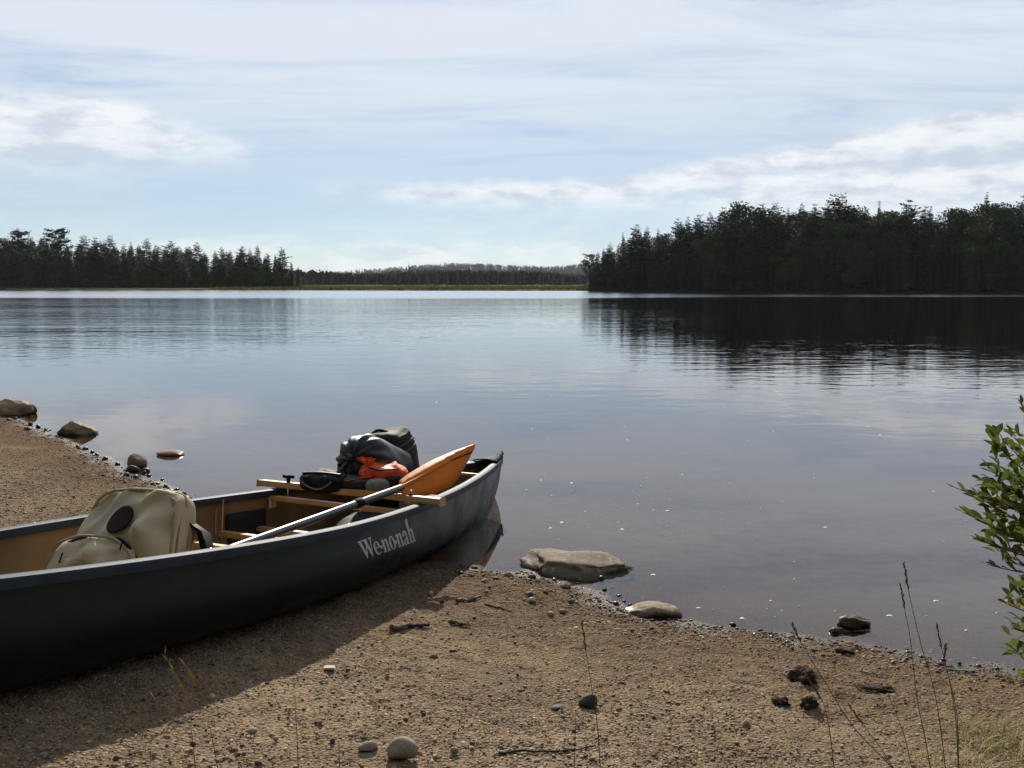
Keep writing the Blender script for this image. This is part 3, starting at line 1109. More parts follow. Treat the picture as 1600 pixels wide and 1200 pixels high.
scuff_hull(M_HULL)
M_TAN = mat('canoe_tan_lining', (0.25, 0.155, 0.068), 0.6, 0.35, 3.0, 0.0008, 40)
M_GUN = mat('gunwale_vinyl', (0.040, 0.052, 0.070), 0.6, 0.25, 6.0, 0.0004, 60, spec=0.13)
M_BLACK = mat('black_plastic', (0.010, 0.010, 0.011), 0.7, 0.2, 10, spec=.06)
M_ASH = mat('ash_wood', (0.52, 0.31, 0.12), 0.42, 0, 3, 0.0004, 40, color2=(0.42, 0.23, 0.08))
M_STEEL = mat('steel', (0.55, 0.55, 0.56), 0.3, 0.1, 20, metal=1.0)
M_WHITE = mat('white_decal', (0.55, 0.57, 0.60), 0.5, 0.15, 25)


def hull_mesh(name, inset, m, parent):
    nt, nv = 150, 48
    T = [math.copysign(1 - (1 - abs(q)) ** 1.35, q) for q in np.linspace(-1, 1, nt)]
    V = [hull(t, v, inset) for t in T for v in np.linspace(-1, 1, nv + 1)]
    F = grid_faces(nt, nv + 1)
    return link(name, mesh(name, V, F if not inset else F[:, ::-1], m, True), parent)


hull_mesh('hull', 0, M_HULL, canoe)
hull_mesh('hull_lining', .007, M_TAN, canoe)

for side in (1, -1):
    T = np.linspace(-.985, .985, 110)
    V = []
    prof = [(-.026, -.002), (-.024, .007), (-.010, .0105), (.008, .0105), (.019, .006), (.0215, -.004), (.0195, -.026), (.008, -.028), (.008, -.006), (-.006, -.006), (-.008, -.026), (-.022, -.024)]
    for t in T:
        w, zg = gun(t)
        w2, _ = gun(min(t + .01, 1))
        w1, _ = gun(max(t - .01, -1))
        sl_ = (w2 - w1) / (.02 * CL / 2)
        nrm = Vector((-sl_, 1)).normalized()
        for a, b in prof:
            V.append((t * CL / 2 + nrm.x * a, -side * (w + nrm.y * a), zg + b))
    F = grid_faces(len(T), len(prof), wrap_v=True)
    me = mesh('gunwale', V, F if side > 0 else F[:, ::-1], M_GUN, True)
    me.set_sharp_from_angle(angle=R(38))
    link('gunwale', me, canoe)
    # rivets along the gunwale
    rv = MB()
    for t in np.arange(-.86, .95, .29):
        w, zg = gun(t)
        rv.lathe([(.0045, 0), (.004, .0018), (.0018, .0026)], 8, None, (t * CL / 2, -side * (w - .004), zg + .0102))
    rv.build('rivets', M_STEEL, canoe)
for end in (1, -1):
    mb = MB()
    V, F = [], []
    ts = np.linspace(.90, 1.0, 9)
    for q in ts:
        w, zg = gun(q)
        w = max(w, .010)
        for k in np.linspace(-1, 1, 7):
            V.append((end * q * CL / 2, k * (w + .010), zg + .0125 + .012 * (1 - k * k) + .02 * sstep(q, .985, 1.0)))
    me = mesh('deck_plate', V, grid_faces(len(ts), 7) if end < 0 else grid_faces(len(ts), 7)[:, ::-1], M_BLACK, True)
    o = link('deck_plate', me, canoe)
    md = o.modifiers.new('thick', 'SOLIDIFY')
    md.thickness = .008
    md.offset = -1
    # stem cap
    mb = MB()
    mb.tube([(end * (CL / 2 + .004), 0, CT - .035), (end * (CL / 2 + .010), 0, CT + .01), (end * (CL / 2 + .018), 0, CT + .052)], [.012, .013, .006], 8)
    mb.build('stem_cap', M_BLACK, canoe)


def crossbar(name, s, dz, wid, thick, m, parent, inset=.012, skew=0.0, bev=.004):
    """a wooden bar from wall to wall, dz below the gunwale line"""
    t = s / (CL / 2)
    w, zg = gun(t)
    f = 1.0 if dz < .1 else .985
    M = Matrix.Rotation(skew, 3, 'Z')
    return MB().box((s, 0, zg - dz), (wid, 2 * (w * f - inset), thick), M).build(name, m, parent, False, bev)


crossbar('thwart', .67, .032, .05, .022, M_ASH, canoe, .006)
crossbar('bow_thwart', 2.03, .026, .04, .020, M_ASH, canoe, .004)
crossbar('stern_thwart', -1.95, .026, .04, .020, M_ASH, canoe, .004)
crossbar('seat_bar', .33, .165, .045, .026, M_ASH, canoe, .016)
crossbar('seat_bar', .05, .165, .045, .026, M_ASH, canoe, .016)
crossbar('foot_bar', .585, .175, .05, .024, M_ASH, canoe, .016)
for q in (.15, -.15):
    MB().box((.19, q, CD - .165), (.24, .035, .022)).build('seat_rail', M_ASH, canoe, False, .003)
for s_, w_ in ((.33, 1), (.33, -1), (.05, 1), (.05, -1)):
    wv, zg = gun(s_ / 2.6)
    MB().tube([(s_, w_ * (wv - .03), zg - .19), (s_, w_ * (wv - .03), zg - .005)], .004, 8).build('seat_hanger', M_STEEL, canoe)
for w_ in (1, -1):
    wv, zg = gun(.67 / 2.6)
    MB().box((.67, w_ * (wv - .022), zg - .055), (.055, .010, .055)).build('thwart_bracket', mat('white_nylon', (.62, .63, .64), .45), canoe, False, .003)
# thin black panels over the lining beside the seat, on both walls
for side in (1, -1):
    V = [hull(t, side * v, .012) for t in np.linspace(.145, .245, 10) for v in np.linspace(.30, .93, 12)]
    o = link('dark_panel', mesh('dark_panel', V, grid_faces(10, 12), mat('black_panel', (.012, .012, .013), .9, .3, 30), True), canoe)
    md = o.modifiers.new('thick', 'SOLIDIFY')
    md.thickness = .010
    md.offset = 0
    V = [hull(t, side * v, .010) for t in (.118, .122) for v in np.linspace(.2, .97, 14)]
    link('lining_seam', mesh('lining_seam', V, grid_faces(2, 14), mat('seam_tape', (.34, .25, .14), .6), True), canoe)


# ---- lettering on the near bow: serif capitals drawn as outlines and bent onto the hull
def bez(p0, p1, p2, n=8):
    return [((1 - k) ** 2 * p0[0] + 2 * k * (1 - k) * p1[0] + k * k * p2[0], (1 - k) ** 2 * p0[1] + 2 * k * (1 - k) * p1[1] + k * k * p2[1]) for k in np.linspace(0, 1, n)]


def ell(cx, cy, rx, ry, n=28):
    return [(cx + rx * math.cos(2 * math.pi * k / n), cy + ry * math.sin(2 * math.pi * k / n)) for k in range(n)]


def glyph_n(x):
    a = [(x, 0), (x + .30, 0), (x + .30, .04), (x + .235, .07), (x + .235, .56), (x + .31, .64), (x + .36, .62), (x + .375, .54), (x + .375, .07), (x + .32, .04), (x + .32, 0),
         (x + .60, 0), (x + .60, .04), (x + .535, .07), (x + .535, .56), (x + .50, .70), (x + .41, .74), (x + .31, .70), (x + .235, .60), (x + .235, .74), (x + .20, .74), (x, .68), (x, .64), (x + .075, .62), (x + .075, .07), (x, .04)]
    return [a], .62


def glyph_o(x):
    return [ell(x + .25, .37, .25, .385), ell(x + .25, .37, .095, .335)], .52


def glyph_e(x):
    out = bez((x + .49, .16), (x + .42, -.02), (x + .26, -.015), 7) + bez((x + .26, -.015), (x, -.01), (x, .37), 9)[1:] + bez((x, .37), (x, .755), (x + .26, .755), 9)[1:] \
        + bez((x + .26, .755), (x + .49, .75), (x + .49, .40), 8)[1:] + [(x + .155, .40)] + bez((x + .155, .33), (x + .17, .08), (x + .31, .075), 8) + bez((x + .31, .075), (x + .41, .08), (x + .465, .18), 5)[1:]
    hole = [(x + .155, .455)] + [(x + .345, .455)] + bez((x + .345, .50), (x + .345, .71), (x + .255, .71), 6) + bez((x + .255, .71), (x + .165, .71), (x + .155, .50), 6)[1:]
    return [out, hole], .52


def glyph_a(x):
    o = bez((x + .03, .52), (x + .03, .755), (x + .24, .755), 7) + bez((x + .24, .755), (x + .43, .75), (x + .43, .54), 6)[1:] + [(x + .43, .12), (x + .46, .06), (x + .50, .07), (x + .50, .03), (x + .40, -.015), (x + .32, .01), (x + .285, .09)] \
        + bez((x + .285, .09), (x + .23, -.015), (x + .13, -.015), 5)[1:] + bez((x + .13, -.015), (x, 0), (x, .17), 5)[1:] + bez((x, .17), (x, .34), (x + .275, .42), 6)[1:] + [(x + .275, .56)] \
        + bez((x + .275, .56), (x + .275, .70), (x + .22, .70), 5)[1:] + bez((x + .22, .70), (x + .16, .69), (x + .175, .60), 4)[1:] + [(x + .16, .52), (x + .10, .49), (x + .045, .50)]
    h = [(x + .275, .36)] + bez((x + .275, .36), (x + .15, .30), (x + .15, .18), 6)[1:] + bez((x + .15, .18), (x + .15, .075), (x + .20, .075), 4)[1:] + [(x + .275, .13)]
    return [o, h], .53


def glyph_h(x):
    g, w = glyph_n(x)
    a = g[0]
    i = a.index((x + .235, .74))
    a[i:i + 4] = [(x + .235, 1.12), (x + .20, 1.12), (x, 1.06), (x, 1.02)]
    return [a], w


def glyph_W(x):
    a = [(x, 1.0), (x, .955), (x + .07, .93), (x + .30, -.03), (x + .36, -.03), (x + .52, .62), (x + .69, -.03), (x + .75, -.03), (x + .955, .93), (x + 1.02, .955), (x + 1.02, 1.0), (x + .79, 1.0), (x + .79, .955), (x + .865, .93),
         (x + .755, .36), (x + .625, .93), (x + .68, .955), (x + .68, 1.0), (x + .36, 1.0), (x + .36, .955), (x + .425, .93), (x + .475, .74), (x + .38, .34), (x + .245, .93), (x + .32, .955), (x + .32, 1.0)]
    return [a], .97


def lettering():
    loops, x = [], 0.0
    for g in (glyph_W, glyph_e):
        q, w = g(x)
        loops += q
        x += w
    loops.append(ell(x + .065, .38, .085, .10, 14))
    x += .13
    for g in (glyph_n, glyph_o):
        q, w = g(x)
        loops += q
        x += w
    loops.append(ell(x + .065, .38, .085, .10, 14))
    x += .13
    for g in (glyph_n, glyph_a, glyph_h):
        q, w = g(x)
        loops += q
        x += w
    cu = bpy.data.curves.new('lettering', 'CURVE')
    cu.dimensions = '2D'
    cu.fill_mode = 'BOTH'
    for lp in loops:
        sp = cu.splines.new('POLY')
        sp.points.add(len(lp) - 1)
        for p, (a, b) in zip(sp.points, lp):
            p.co = (a, b, 0, 1)
        sp.use_cyclic_u = True
    tmp = bpy.data.objects.new('tmp', cu)
    COL.objects.link(tmp)
    bpy.context.view_layer.update()
    me = bpy.data.meshes.new_from_object(tmp.evaluated_get(bpy.context.evaluated_depsgraph_get()))
    bpy.data.objects.remove(tmp)
    # corners of the lettering on the hull, found from the photograph

    def find(px, py):
        best = None
        for t in np.linspace(-.05, .7, 151):
            for v in np.linspace(.3, 1, 71):
                q = CMAT @ hull(t, v)
                d = es_px(q)
                e = (d[0] - px) ** 2 + (d[1] - py) ** 2
                if best is None or e < best[0]:
                    best = (e, t, v)
        return best[1:]
    a, b = find(566, 874), find(650, 845)
    c, d = find(556.5, 845), find(640, 811)
    for vt in me.vertices:
        u, h = vt.co.x / x, vt.co.y
        t0, v0 = a[0] + (b[0] - a[0]) * u, a[1] + (b[1] - a[1]) * u
        t1, v1 = c[0] + (d[0] - c[0]) * u, c[1] + (d[1] - c[1]) * u
        q = hull(t0 + (t1 - t0) * h, v0 + (v1 - v0) * h)
        w_, _ = gun(q.x / 2.6)
        vt.co = q + Vector((.0006, -.0022, 0))
    me.materials.clear()
    me.materials.append(M_WHITE)
    for p in me.polygons:
        p.material_index = 0
    tag(link('bow_lettering', me, canoe), 'white serif lettering We-no-nah on the near side of the bow')


def es_px(q):
    y, z = q.y, q.z - CH
    d = y * math.cos(TILT) - z * math.sin(TILT)
    u = y * math.sin(TILT) + z * math.cos(TILT)
    return 800 + FPX * q.x / d, 600 - FPX * u / d


lettering()


def cpt(s, w, z):
    """canoe-frame point (w positive towards the near side) in the world"""
    return CMAT @ Vector((s, -w, z))


# ---- clamp-on portage yoke lying across the gunwales
def yoke():
    s0 = .735
    wv, zg = gun(s0 / 2.6)
    o = empty('portage_yoke')
    o.matrix_world = CMAT @ Matrix.Translation((s0, 0, zg + .012))
    tag(o, 'pale wooden yoke clamped across the gunwales in front of the packs', 'yoke')
    half = wv + .115
    V = []
    ys = np.linspace(-half, half, 41)
    for y in ys:
        k = abs(y) / half
        dish = .014 * math.exp(-(y / .12) ** 2)
        hw = .026 + .005 * math.exp(-((abs(y) - .2) / .10) ** 2)
        th = .030
        z0 = .004 * math.exp(-((abs(y) - .18) / .12) ** 2)
        for a, b in ((-hw - dish, 0.0), (-hw - dish, th), (hw - dish * .6, th), (hw - dish * .6, 0.0)):
            V.append((a, y, z0 + b))
    F = [tuple(q) for q in grid_faces(len(ys), 4, wrap_v=True)] + [(3, 2, 1, 0), tuple(4 * 40 + k for k in range(4))]
    mb = MB()
    mb.add(V, F)
    mb.build('bar', M_ASH, o, False, .005)
    for sd_ in (1, -1):
        y = -sd_ * (wv - .055)      # near, far
        MB().tube([(0, y, -.055), (0, y, .055)], .0045, 8).build('clamp_bolt', M_STEEL, o)
        kb = MB()
        kb.lathe([(.009, .031), (.011, .05), (.012, .064), (.0, .066)] if sd_ < 0 else [(.012, .031), (.012, .038), (.003, .04)], 12, None, (0, y, 0))
        if sd_ < 0:
            kb.box((0, y, .060), (.014, .062, .015))
            kb.box((0, y, .060), (.055, .014, .014))
        kb.build('clamp_knob', M_BLACK, o, True)
        MB().box((0, y, -.052), (.03, .05, .012)).build('clamp_plate', M_STEEL, o, False, .002)
    return o


yoke()


# ---- paddle
def paddle():
    neck = at_y(627, 762, 4.52)
    low = at_y(352, 861, 3.30)
    d = (neck - low).normalized()
    tail = low - d * .55
    o = empty('paddle', tail)
    tag(o, 'paddle with orange blade and silver-black shaft lying across the canoe', 'paddle')
    L = lambda p: Vector(p) - tail
    # shaft in two halves joined by a dark ferrule
    mid = neck - d * .40
    M_SH = mat('black_shaft', (0.026, 0.026, 0.030), 0.33, 0.3, 30, spec=.6)
    MB().tube([L(tail), L(mid)], .0165, 20).build('shaft', M_SH, o)
    MB().tube([L(mid - d * .002), L(neck)], .0168, 20).build('shaft', M_SH, o)
    MB().tube([L(mid - d * .03), L(mid - d * .024), L(mid + d * .024), L(mid + d * .03)], [.0185, .0215, .0215, .0185], 20).build('ferrule', M_BLACK, o)
    # blade: plane through the neck, tilted up from the shaft
    tip = at_y(741, 699, 4.93)
    ax = (tip - neck).normalized()
    low_edge = at_y(690, 766, 4.60)
    up = (low_edge - neck)
    nrm = ax.cross(up).normalized()
    if nrm.y > 0:
        nrm = -nrm
    side = nrm.cross(ax).normalized()
    outline = [(623.5, 755), (624, 751), (636, 742), (649, 734), (662, 726.5), (675, 720), (690, 714), (706, 708), (724, 702.5), (736, 699), (740, 698.3), (741, 700), (739.5, 705), (733, 717), (724, 734), (714, 750),
               (704, 758.5), (694, 764), (681, 769), (668, 772.3), (654, 773.6), (640, 774), (630, 772.5), (626, 769)]
    pts = []
    for px, py in outline:
        r_ = ray(px, py)
        c = Vector((0, 0, CH))
        k = (neck - c).dot(nrm) / r_.dot(nrm)
        pts.append(c + r_ * k)
    bm = bmesh.new()
    vs = [bm.verts.new(L(p)) for p in pts]
    f = bm.faces.new(vs)
    bmesh.ops.triangulate(bm, faces=[f])
    bmesh.ops.subdivide_edges(bm, edges=bm.edges[:], cuts=3, use_grid_fill=True)
    bmesh.ops.triangulate(bm, faces=bm.faces[:])
    ln = (tip - neck).length
    for v in bm.verts:
        q = v.co - L(neck)
        a, b = q.dot(ax) / ln, q.dot(side)
        v.co += nrm * (-.035 * (b / .12) ** 2 * .35 + .02 * a * a)      # dished blade
    me = bpy.data.meshes.new('blade')
    bm.to_mesh(me)
    bm.free()
    M_OR = mat('orange_blade', (0.74, 0.23, 0.018), 0.45, 0.15, 6, transl=.35, spec=.2)
    me.materials.append(M_OR)
    me.polygons.foreach_set('use_smooth', np.ones(len(me.polygons), bool))
    bl = link('blade', me, o)
    md = bl.modifiers.new('thick', 'SOLIDIFY')
    md.thickness = .007
    md.offset = 0
    # raised spine down the blade
    path, rad = [], []
    for k in np.linspace(-.05, .86, 14):
        q = neck + ax * ln * k
        path.append(L(q) + nrm * (.02 * k * k - .001) - side * .010 * k)
        rad.append(.011 * (1 - max(k, 0)) ** .7 + .002)
    MB().tube(path, rad, 10).build('blade_spine', M_OR, bl)
    # dark printed script near the blade tip, too small to read
    rng = random.Random(4)
    ink = MB()
    a0, a1 = at_y(704, 722, 4.8), at_y(735, 711, 4.9)
    ra, rb = [], []
    for q in (a0, a1):
        r_ = (q - Vector((0, 0, CH)))
        k = (neck - Vector((0, 0, CH))).dot(nrm) / r_.dot(nrm)
        ra.append(Vector((0, 0, CH)) + r_ * k)
    dirv = (ra[1] - ra[0])
    upv = nrm.cross(dirv).normalized()
    if upv.z < 0:
        upv = -upv
    pth = []
    for k in range(46):
        u = k / 45
        amp = .010 * (1 if k % 9 == 1 else .55)
        p = ra[0] + dirv * (u + (.012 if k % 2 else -.006)) + upv * (amp if k % 2 else -.003) * (1 if u < .55 or u > .6 else .1)
        q = p - neck
        a, b = q.dot(ax) / ln, q.dot(side)
        pth.append(L(p) + nrm * (-.035 * (b / .12) ** 2 * .35 + .02 * a * a + .0052))
    ink.tube(pth, .0017, 5)
    ink.build('blade_print', mat('dark_ink', (.08, .02, .012), .5), bl)


paddle()

# ------------------------------------------------------------------ gear in the canoe
M_KHAKI = mat('khaki_canvas', (0.52, 0.44, 0.31), 0.9, 0.12, 5, 0.0012, 160, color2=(0.45, 0.375, 0.26), spec=.15)
M_KHAKI2 = mat('khaki_webbing', (0.37, 0.31, 0.20), 0.85, 0.2, 60, 0.0006, 300, spec=.15)
M_MAROON = mat('maroon_leather', (0.018, 0.006, 0.007), 0.75, 0.4, 30, 0.0006, 150, spec=.12)
M_NYLON = mat('black_nylon', (0.009, 0.009, 0.010), 0.5, 0.3, 12, 0.0006, 120, spec=.4)
M_CORDURA = mat('black_cordura', (0.011, 0.010, 0.010), 0.7, 0.35, 25, 0.001, 180, spec=.25)
M_ORANGE = mat('orange_nylon', (0.80, 0.115, 0.02), 0.6, 0.15, 20, 0.0005, 120, transl=.3)
M_GREY = mat('grey_fabric', (0.20, 0.195, 0.18), 0.8, 0.3, 40, 0.0006, 200)


def soft_shape(rx, ry, rz, e1=.45, e2=.45, seed=0, wr=.0, wscale=9.0, ridge=0.0, nu=72, nv=44, fn=None):
    """superellipsoid with cloth wrinkles; returns verts (x width, y thickness, z height) and faces"""
    def sp(c, e):
        return np.sign(c) * np.abs(c) ** e
    U = np.linspace(0, 2 * math.pi, nu, endpoint=False)
    Vv = np.linspace(-math.pi / 2, math.pi / 2, nv)
    uu, vv = np.meshgrid(U, Vv, indexing='ij')
    x = rx * sp(np.cos(vv), e1) * sp(np.cos(uu), e2)
    y = ry * sp(np.cos(vv), e1) * sp(np.sin(uu), e2)
    z = rz * sp(np.sin(vv), e1)
    P = np.c_[x.ravel(), y.ravel(), z.ravel()]
    n = P / np.array([rx, ry, rz]) ** 2
    n /= np.linalg.norm(n, axis=1)[:, None] + 1e-9
    if wr:
        a = vnoise(P * np.array([1, 1, .8]), wscale, seed, 3, .5)
        P = P + n * (wr * a)[:, None]
    if ridge:
        q = P.copy()
        q[:, 0] += .03 * vnoise(P, 7, seed + 40, 2)
        q[:, 2] += .03 * vnoise(P, 7, seed + 41, 2)
        r_ = 1 - np.abs(vnoise(q * np.array([1.0, .6, .7]), wscale * .8, seed + 50, 2, .4)) * 2.6
        P = P + n * (ridge * np.clip(r_, 0, 1) ** 2)[:, None]
    if fn:
        P = fn(P)
    return P, grid_faces(nu, nv, wrap_u=True)


def frame(origin, yaw, lean, roll=0.0):
    """+Y of the local frame turned to yaw (0 = away from the camera), top leaning away by lean"""
    return Matrix.Translation(origin) @ Matrix.Rotation(yaw, 4, 'Z') @ Matrix.Rotation(-lean, 4, 'X') @ Matrix.Rotation(roll, 4, 'Y')


def khaki_pack():
    base = at_y(190, 880, 3.34)
    base.z = .215
    o = empty('khaki_backpack')
    o.matrix_world = frame(base, R(-7), R(20), R(3))
    tag(o, 'khaki canvas backpack with a round dark patch, standing in the canoe', 'backpack')

    def body_fn(P):
        P = P.copy()
        P[:, 2] += .22
        f = sstep(P[:, 2], .1, .44)
        P[:, 0] *= .93 * (1 - .10 * f)
        fr = P[:, 1] < 0
        # big diagonal folds of the empty canvas on the front
        x, z = P[:, 0], P[:, 2]
        d1 = (x + .045) * .80 - (z - .28) * .60
        d2 = (x - .085) * .62 + (z - .30) * .78
        d3 = (x + .12) * .9 - (z - .30) * .43
        fold = .030 * np.exp(-(d1 / .020) ** 2) * sstep(z, .10, .22) + .036 * np.exp(-((x - .075) / .05) ** 2 - ((z - .335) / .06) ** 2) + .020 * np.exp(-(d2 / .022) ** 2) * sstep(x, -.02, .08) \
            + .014 * np.exp(-(d3 / .016) ** 2) - .018 * np.exp(-((x + .10) / .04) ** 2 - ((z - .33) / .07) ** 2) - .022 * np.exp(-((x - .145) / .03) ** 2 - ((z - .31) / .06) ** 2)
        pm = np.exp(-(((x + .004) ** 2 + (z - .335) ** 2) / .07 ** 2) ** 2)
        slump = -.045 * sstep(z, .27, .45) + .042 * np.exp(-((z - .24) / .09) ** 2)
        P[:, 1] -= np.where(fr, slump * (1 - .5 * np.exp(-((np.abs(x) - .2) / .04) ** 2)), 0)
        P[:, 1] -= np.where(fr, fold * 1.7 * (1 - pm) + .018 * pm, 0)
        return P
    P, F = soft_shape(.20, .105, .235, .32, .36, 3, .010, 9, .013, 150, 110, body_fn)
    link('body', mesh('body', P, F, M_KHAKI, True), o)

    def rim(rx, rz, zc, y, e, taper, a0, a1, n=60):
        out = []
        for k in np.linspace(a0, a1, n):
            c, s_ = math.cos(k), math.sin(k)
            x = rx * math.copysign(abs(c) ** e, c)
            z = zc + rz * math.copysign(abs(s_) ** e, s_)
            x *= .93 * (1 - taper * float(sstep(z, .1, .44)))
            wv = .004 * math.sin(9 * k) + .003 * math.sin(17 * k + 1)
            out.append((x + wv, y + .004 * math.sin(7 * k) + (.036 * float(sstep(z, .27, .45)) if y < 0 else 0), z + wv))
        return out
    MB().tube(rim(.193, .228, .22, -.088, .42, .12, -.2, math.pi + .2), .006, 8).build('piping', M_KHAKI2, o)
    MB().tube(rim(.199, .236, .22, -.055, .40, .12, -.2, math.pi + .2), .0035, 6).build('zip', M_KHAKI2, o)
    MB().tube(rim(.198, .234, .22, .035, .40, .12, -.2, math.pi + .2), .005, 6).build('piping', M_KHAKI2, o)
    # grab loop on top
    MB().tube([(.03 * k, .05, .452 + .010 * math.sin((k + 2) / 4 * math.pi)) for k in np.linspace(-2, 2, 13)], .007, 8).build('grab_loop', M_KHAKI2, o)
    # round patch following the front
    V, Fp = [], []
    kd = [(q[0], q[2], q[1]) for q in P if q[1] < -.02]
    ka = np.array(kd)
    cx, cz, rr = -.004, .335, .052

    near = ka[(np.hypot(ka[:, 0] - cx, ka[:, 1] - cz) < .075) & (ka[:, 2] < -.06)]
    dx, dz = near[:, 0] - cx, near[:, 1] - cz
    A = np.c_[np.ones(len(near)), dx, dz, dx * dx, dz * dz, dx * dz]
    cf = np.linalg.lstsq(A, near[:, 2], rcond=None)[0]

    def fy(x, z):
        a, b = x - cx, z - cz
        return float(cf @ np.array([1, a, b, a * a, b * b, a * b])) - .006
    rings, seg = 6, 32
    V.append((cx, fy(cx, cz) - .006, cz))
    for r_ in range(1, rings + 1):
        for k in range(seg):
            a = 2 * math.pi * k / seg
            x, z = cx + rr * .92 * r_ / rings * math.cos(a), cz + rr * r_ / rings * math.sin(a)
            V.append((x, fy(x, z) - .006, z))
    for k in range(seg):
        Fp.append((0, 1 + (k + 1) % seg, 1 + k))
        for r_ in range(rings - 1):
            a, b = 1 + r_ * seg, 1 + (r_ + 1) * seg
            Fp.append((a + k, a + (k + 1) % seg, b + (k + 1) % seg, b + k))
    pt = link('round_patch', mesh('round_patch', V, Fp, M_MAROON, True), o)
    md = pt.modifiers.new('thick', 'SOLIDIFY')
    md.thickness = .004
    md.offset = 0

    # front pocket
    def pk(P):
        P = P.copy()
        x, z = P[:, 0], P[:, 2]
        fold = .020 * np.exp(-((x - .02) * .7 + (z - .05) * .7) ** 2 / .0004) + .016 * np.exp(-((x + .05) * .5 - (z - .02) * .86) ** 2 / .0003) + .02 * np.exp(-((x - .075) / .03) ** 2 - ((z - .05) / .03) ** 2) \
            - .012 * np.exp(-((x + .02) / .04) ** 2 - ((z - .0) / .03) ** 2)
        P[:, 1] -= np.where(P[:, 1] < .02, fold * 1.4 - .035 * sstep(z, .0, .11), 0)
        P[:, 2] += np.where(P[:, 2] > .05, .012 * np.sin(x * 34 + 1), 0)
        P[:, 0] *= 1 - .10 * sstep(z, -.1, .1)
        return P
    P2, F2 = soft_shape(.158, .080, .115, .42, .42, 8, .010, 11, .012, 120, 80, pk)
    P2 = P2 + np.array([-.055, -.150, .140])
    pc = link('front_pocket', mesh('front_pocket', P2, F2, M_KHAKI, True), o)
    for yy, r_ in ((-.205, .0045), (-.165, .005), (-.13, .004)):
        pth = []
        for k in np.linspace(-.25, math.pi + .25, 44):
            c, s_ = math.cos(k), math.sin(k)
            z = .140 + .119 * math.copysign(abs(s_) ** .5, s_) + .010 * math.sin(c * 4 + 1) * max(0, s_)
            pth.append((-.055 + .153 * math.copysign(abs(c) ** .5, c) * (1 - .08 * max(0, s_)), yy + .004 * math.sin(5 * k), z))
        MB().tube(pth, r_, 8).build('piping', M_KHAKI2 if yy != -.165 else M_CORDURA, pc)
    for zx, zz in ((.06, .262), (-.15, .2)):
        MB().tube([(zx, -.215, zz), (zx + .004, -.228, zz - .018), (zx + .002, -.226, zz - .034)], .0028, 6).build('zip_pull', M_BLACK, pc)
    MB().tube([(-.193, -.07, .12), (-.202, -.02, .14), (-.200, .04, .15)], .006, 6).build('side_strap', M_KHAKI2, o)
    # black padded shoulder strap bulging past the right edge
    sp_ = MB()
    pth = [(.15, .06, .36), (.20, .09, .33), (.228, .10, .26), (.236, .10, .18), (.225, .10, .10), (.20, .09, .03)]
    V = []
    for p_ in pth:
        for a, b in ((-.035, -.012), (-.035, .012), (.03, .016), (.03, -.016)):
            V.append((p_[0] + b, p_[1] + a, p_[2]))
    sp_.add(V, [tuple(q) for q in grid_faces(len(pth), 4, wrap_v=True)] + [(0, 1, 2, 3), (23, 22, 21, 20)])
    st = sp_.build('shoulder_strap', M_CORDURA, o)
    MB().tube([(.225, .06, .30), (.262, .05, .22), (.262, .05, .21), (.245, .05, .12)], .0025, 6).build('strap_cord', M_CORDURA, st)
    MB().lathe([(.006, -.008), (.008, 0), (.006, .008)], 8, None, (.262, .05, .215)).build('cord_lock', M_BLACK, st)


khaki_pack()


def stuff_sack():
    c = at_y(574, 722, 4.86)
    c.z = max(c.z, .46)
    o = empty('stuff_sack')
    ax = Vector((.45, .80, -.28)).normalized()          # from the gathered end away
    zq = ax.to_track_quat('Z', 'Y').to_matrix().to_4x4()
    o.matrix_world = Matrix.Translation(c) @ zq
    tag(o, 'black nylon stuff sack with gathered drawstring end on top of the gear', 'stuff sack')
    nu, prof = 72, []
    rows = 46
    V = []
    rng = np.random.default_rng(2)
    ph = rng.random(5) * 6.28
    for i in range(rows):
        k = i / (rows - 1)
        z = -.135 + .42 * k
        if k < .30:
            q = 1 - (1 - k / .30)
            r = .135 * (q ** .42) + .006
            z = -.135 + .42 * .30 * (1 - math.sqrt(max(0, 1 - q ** 2.0))) * .9 + .02 * q
        else:
            r = .135 * (1 - .28 * (k - .3)) if k < .9 else .135 * (1 - .28 * .6) * math.sqrt(max(0.0, 1 - ((k - .9) / .1) ** 2))
        for j in range(nu):
            a = 2 * math.pi * j / nu
            g = math.exp(-((k - .16) / .16) ** 2)
            w = 1 + g * (.07 * math.sin(11 * a + ph[0]) + .05 * math.sin(17 * a + ph[1] + 6 * k)) + .025 * math.sin(3 * a + ph[2] + 9 * k) + .02 * math.sin(5 * a + ph[3] - 14 * k)
            V.append((r * w * math.cos(a), r * w * math.sin(a), z + .004 * math.sin(9 * a)))
    link('sack_body', mesh('sack_body', V, grid_faces(rows, nu, wrap_v=True)[:, ::-1], M_NYLON, True), o)
    MB().lathe([(.014, -.165), (.022, -.15), (.010, -.135), (.018, -.11)], 10).build('gathered_neck', M_NYLON, o)
    MB().tube([(.0, -.0, -.15), (.05, -.04, -.155), (.09, -.045, -.11), (.10, -.03, -.09)], .003, 6).build('drawstring', M_CORDURA, o)
    MB().box((.05, -.04, -.157), (.014, .014, .024)).build('cord_lock', M_BLACK, o, False, .003)


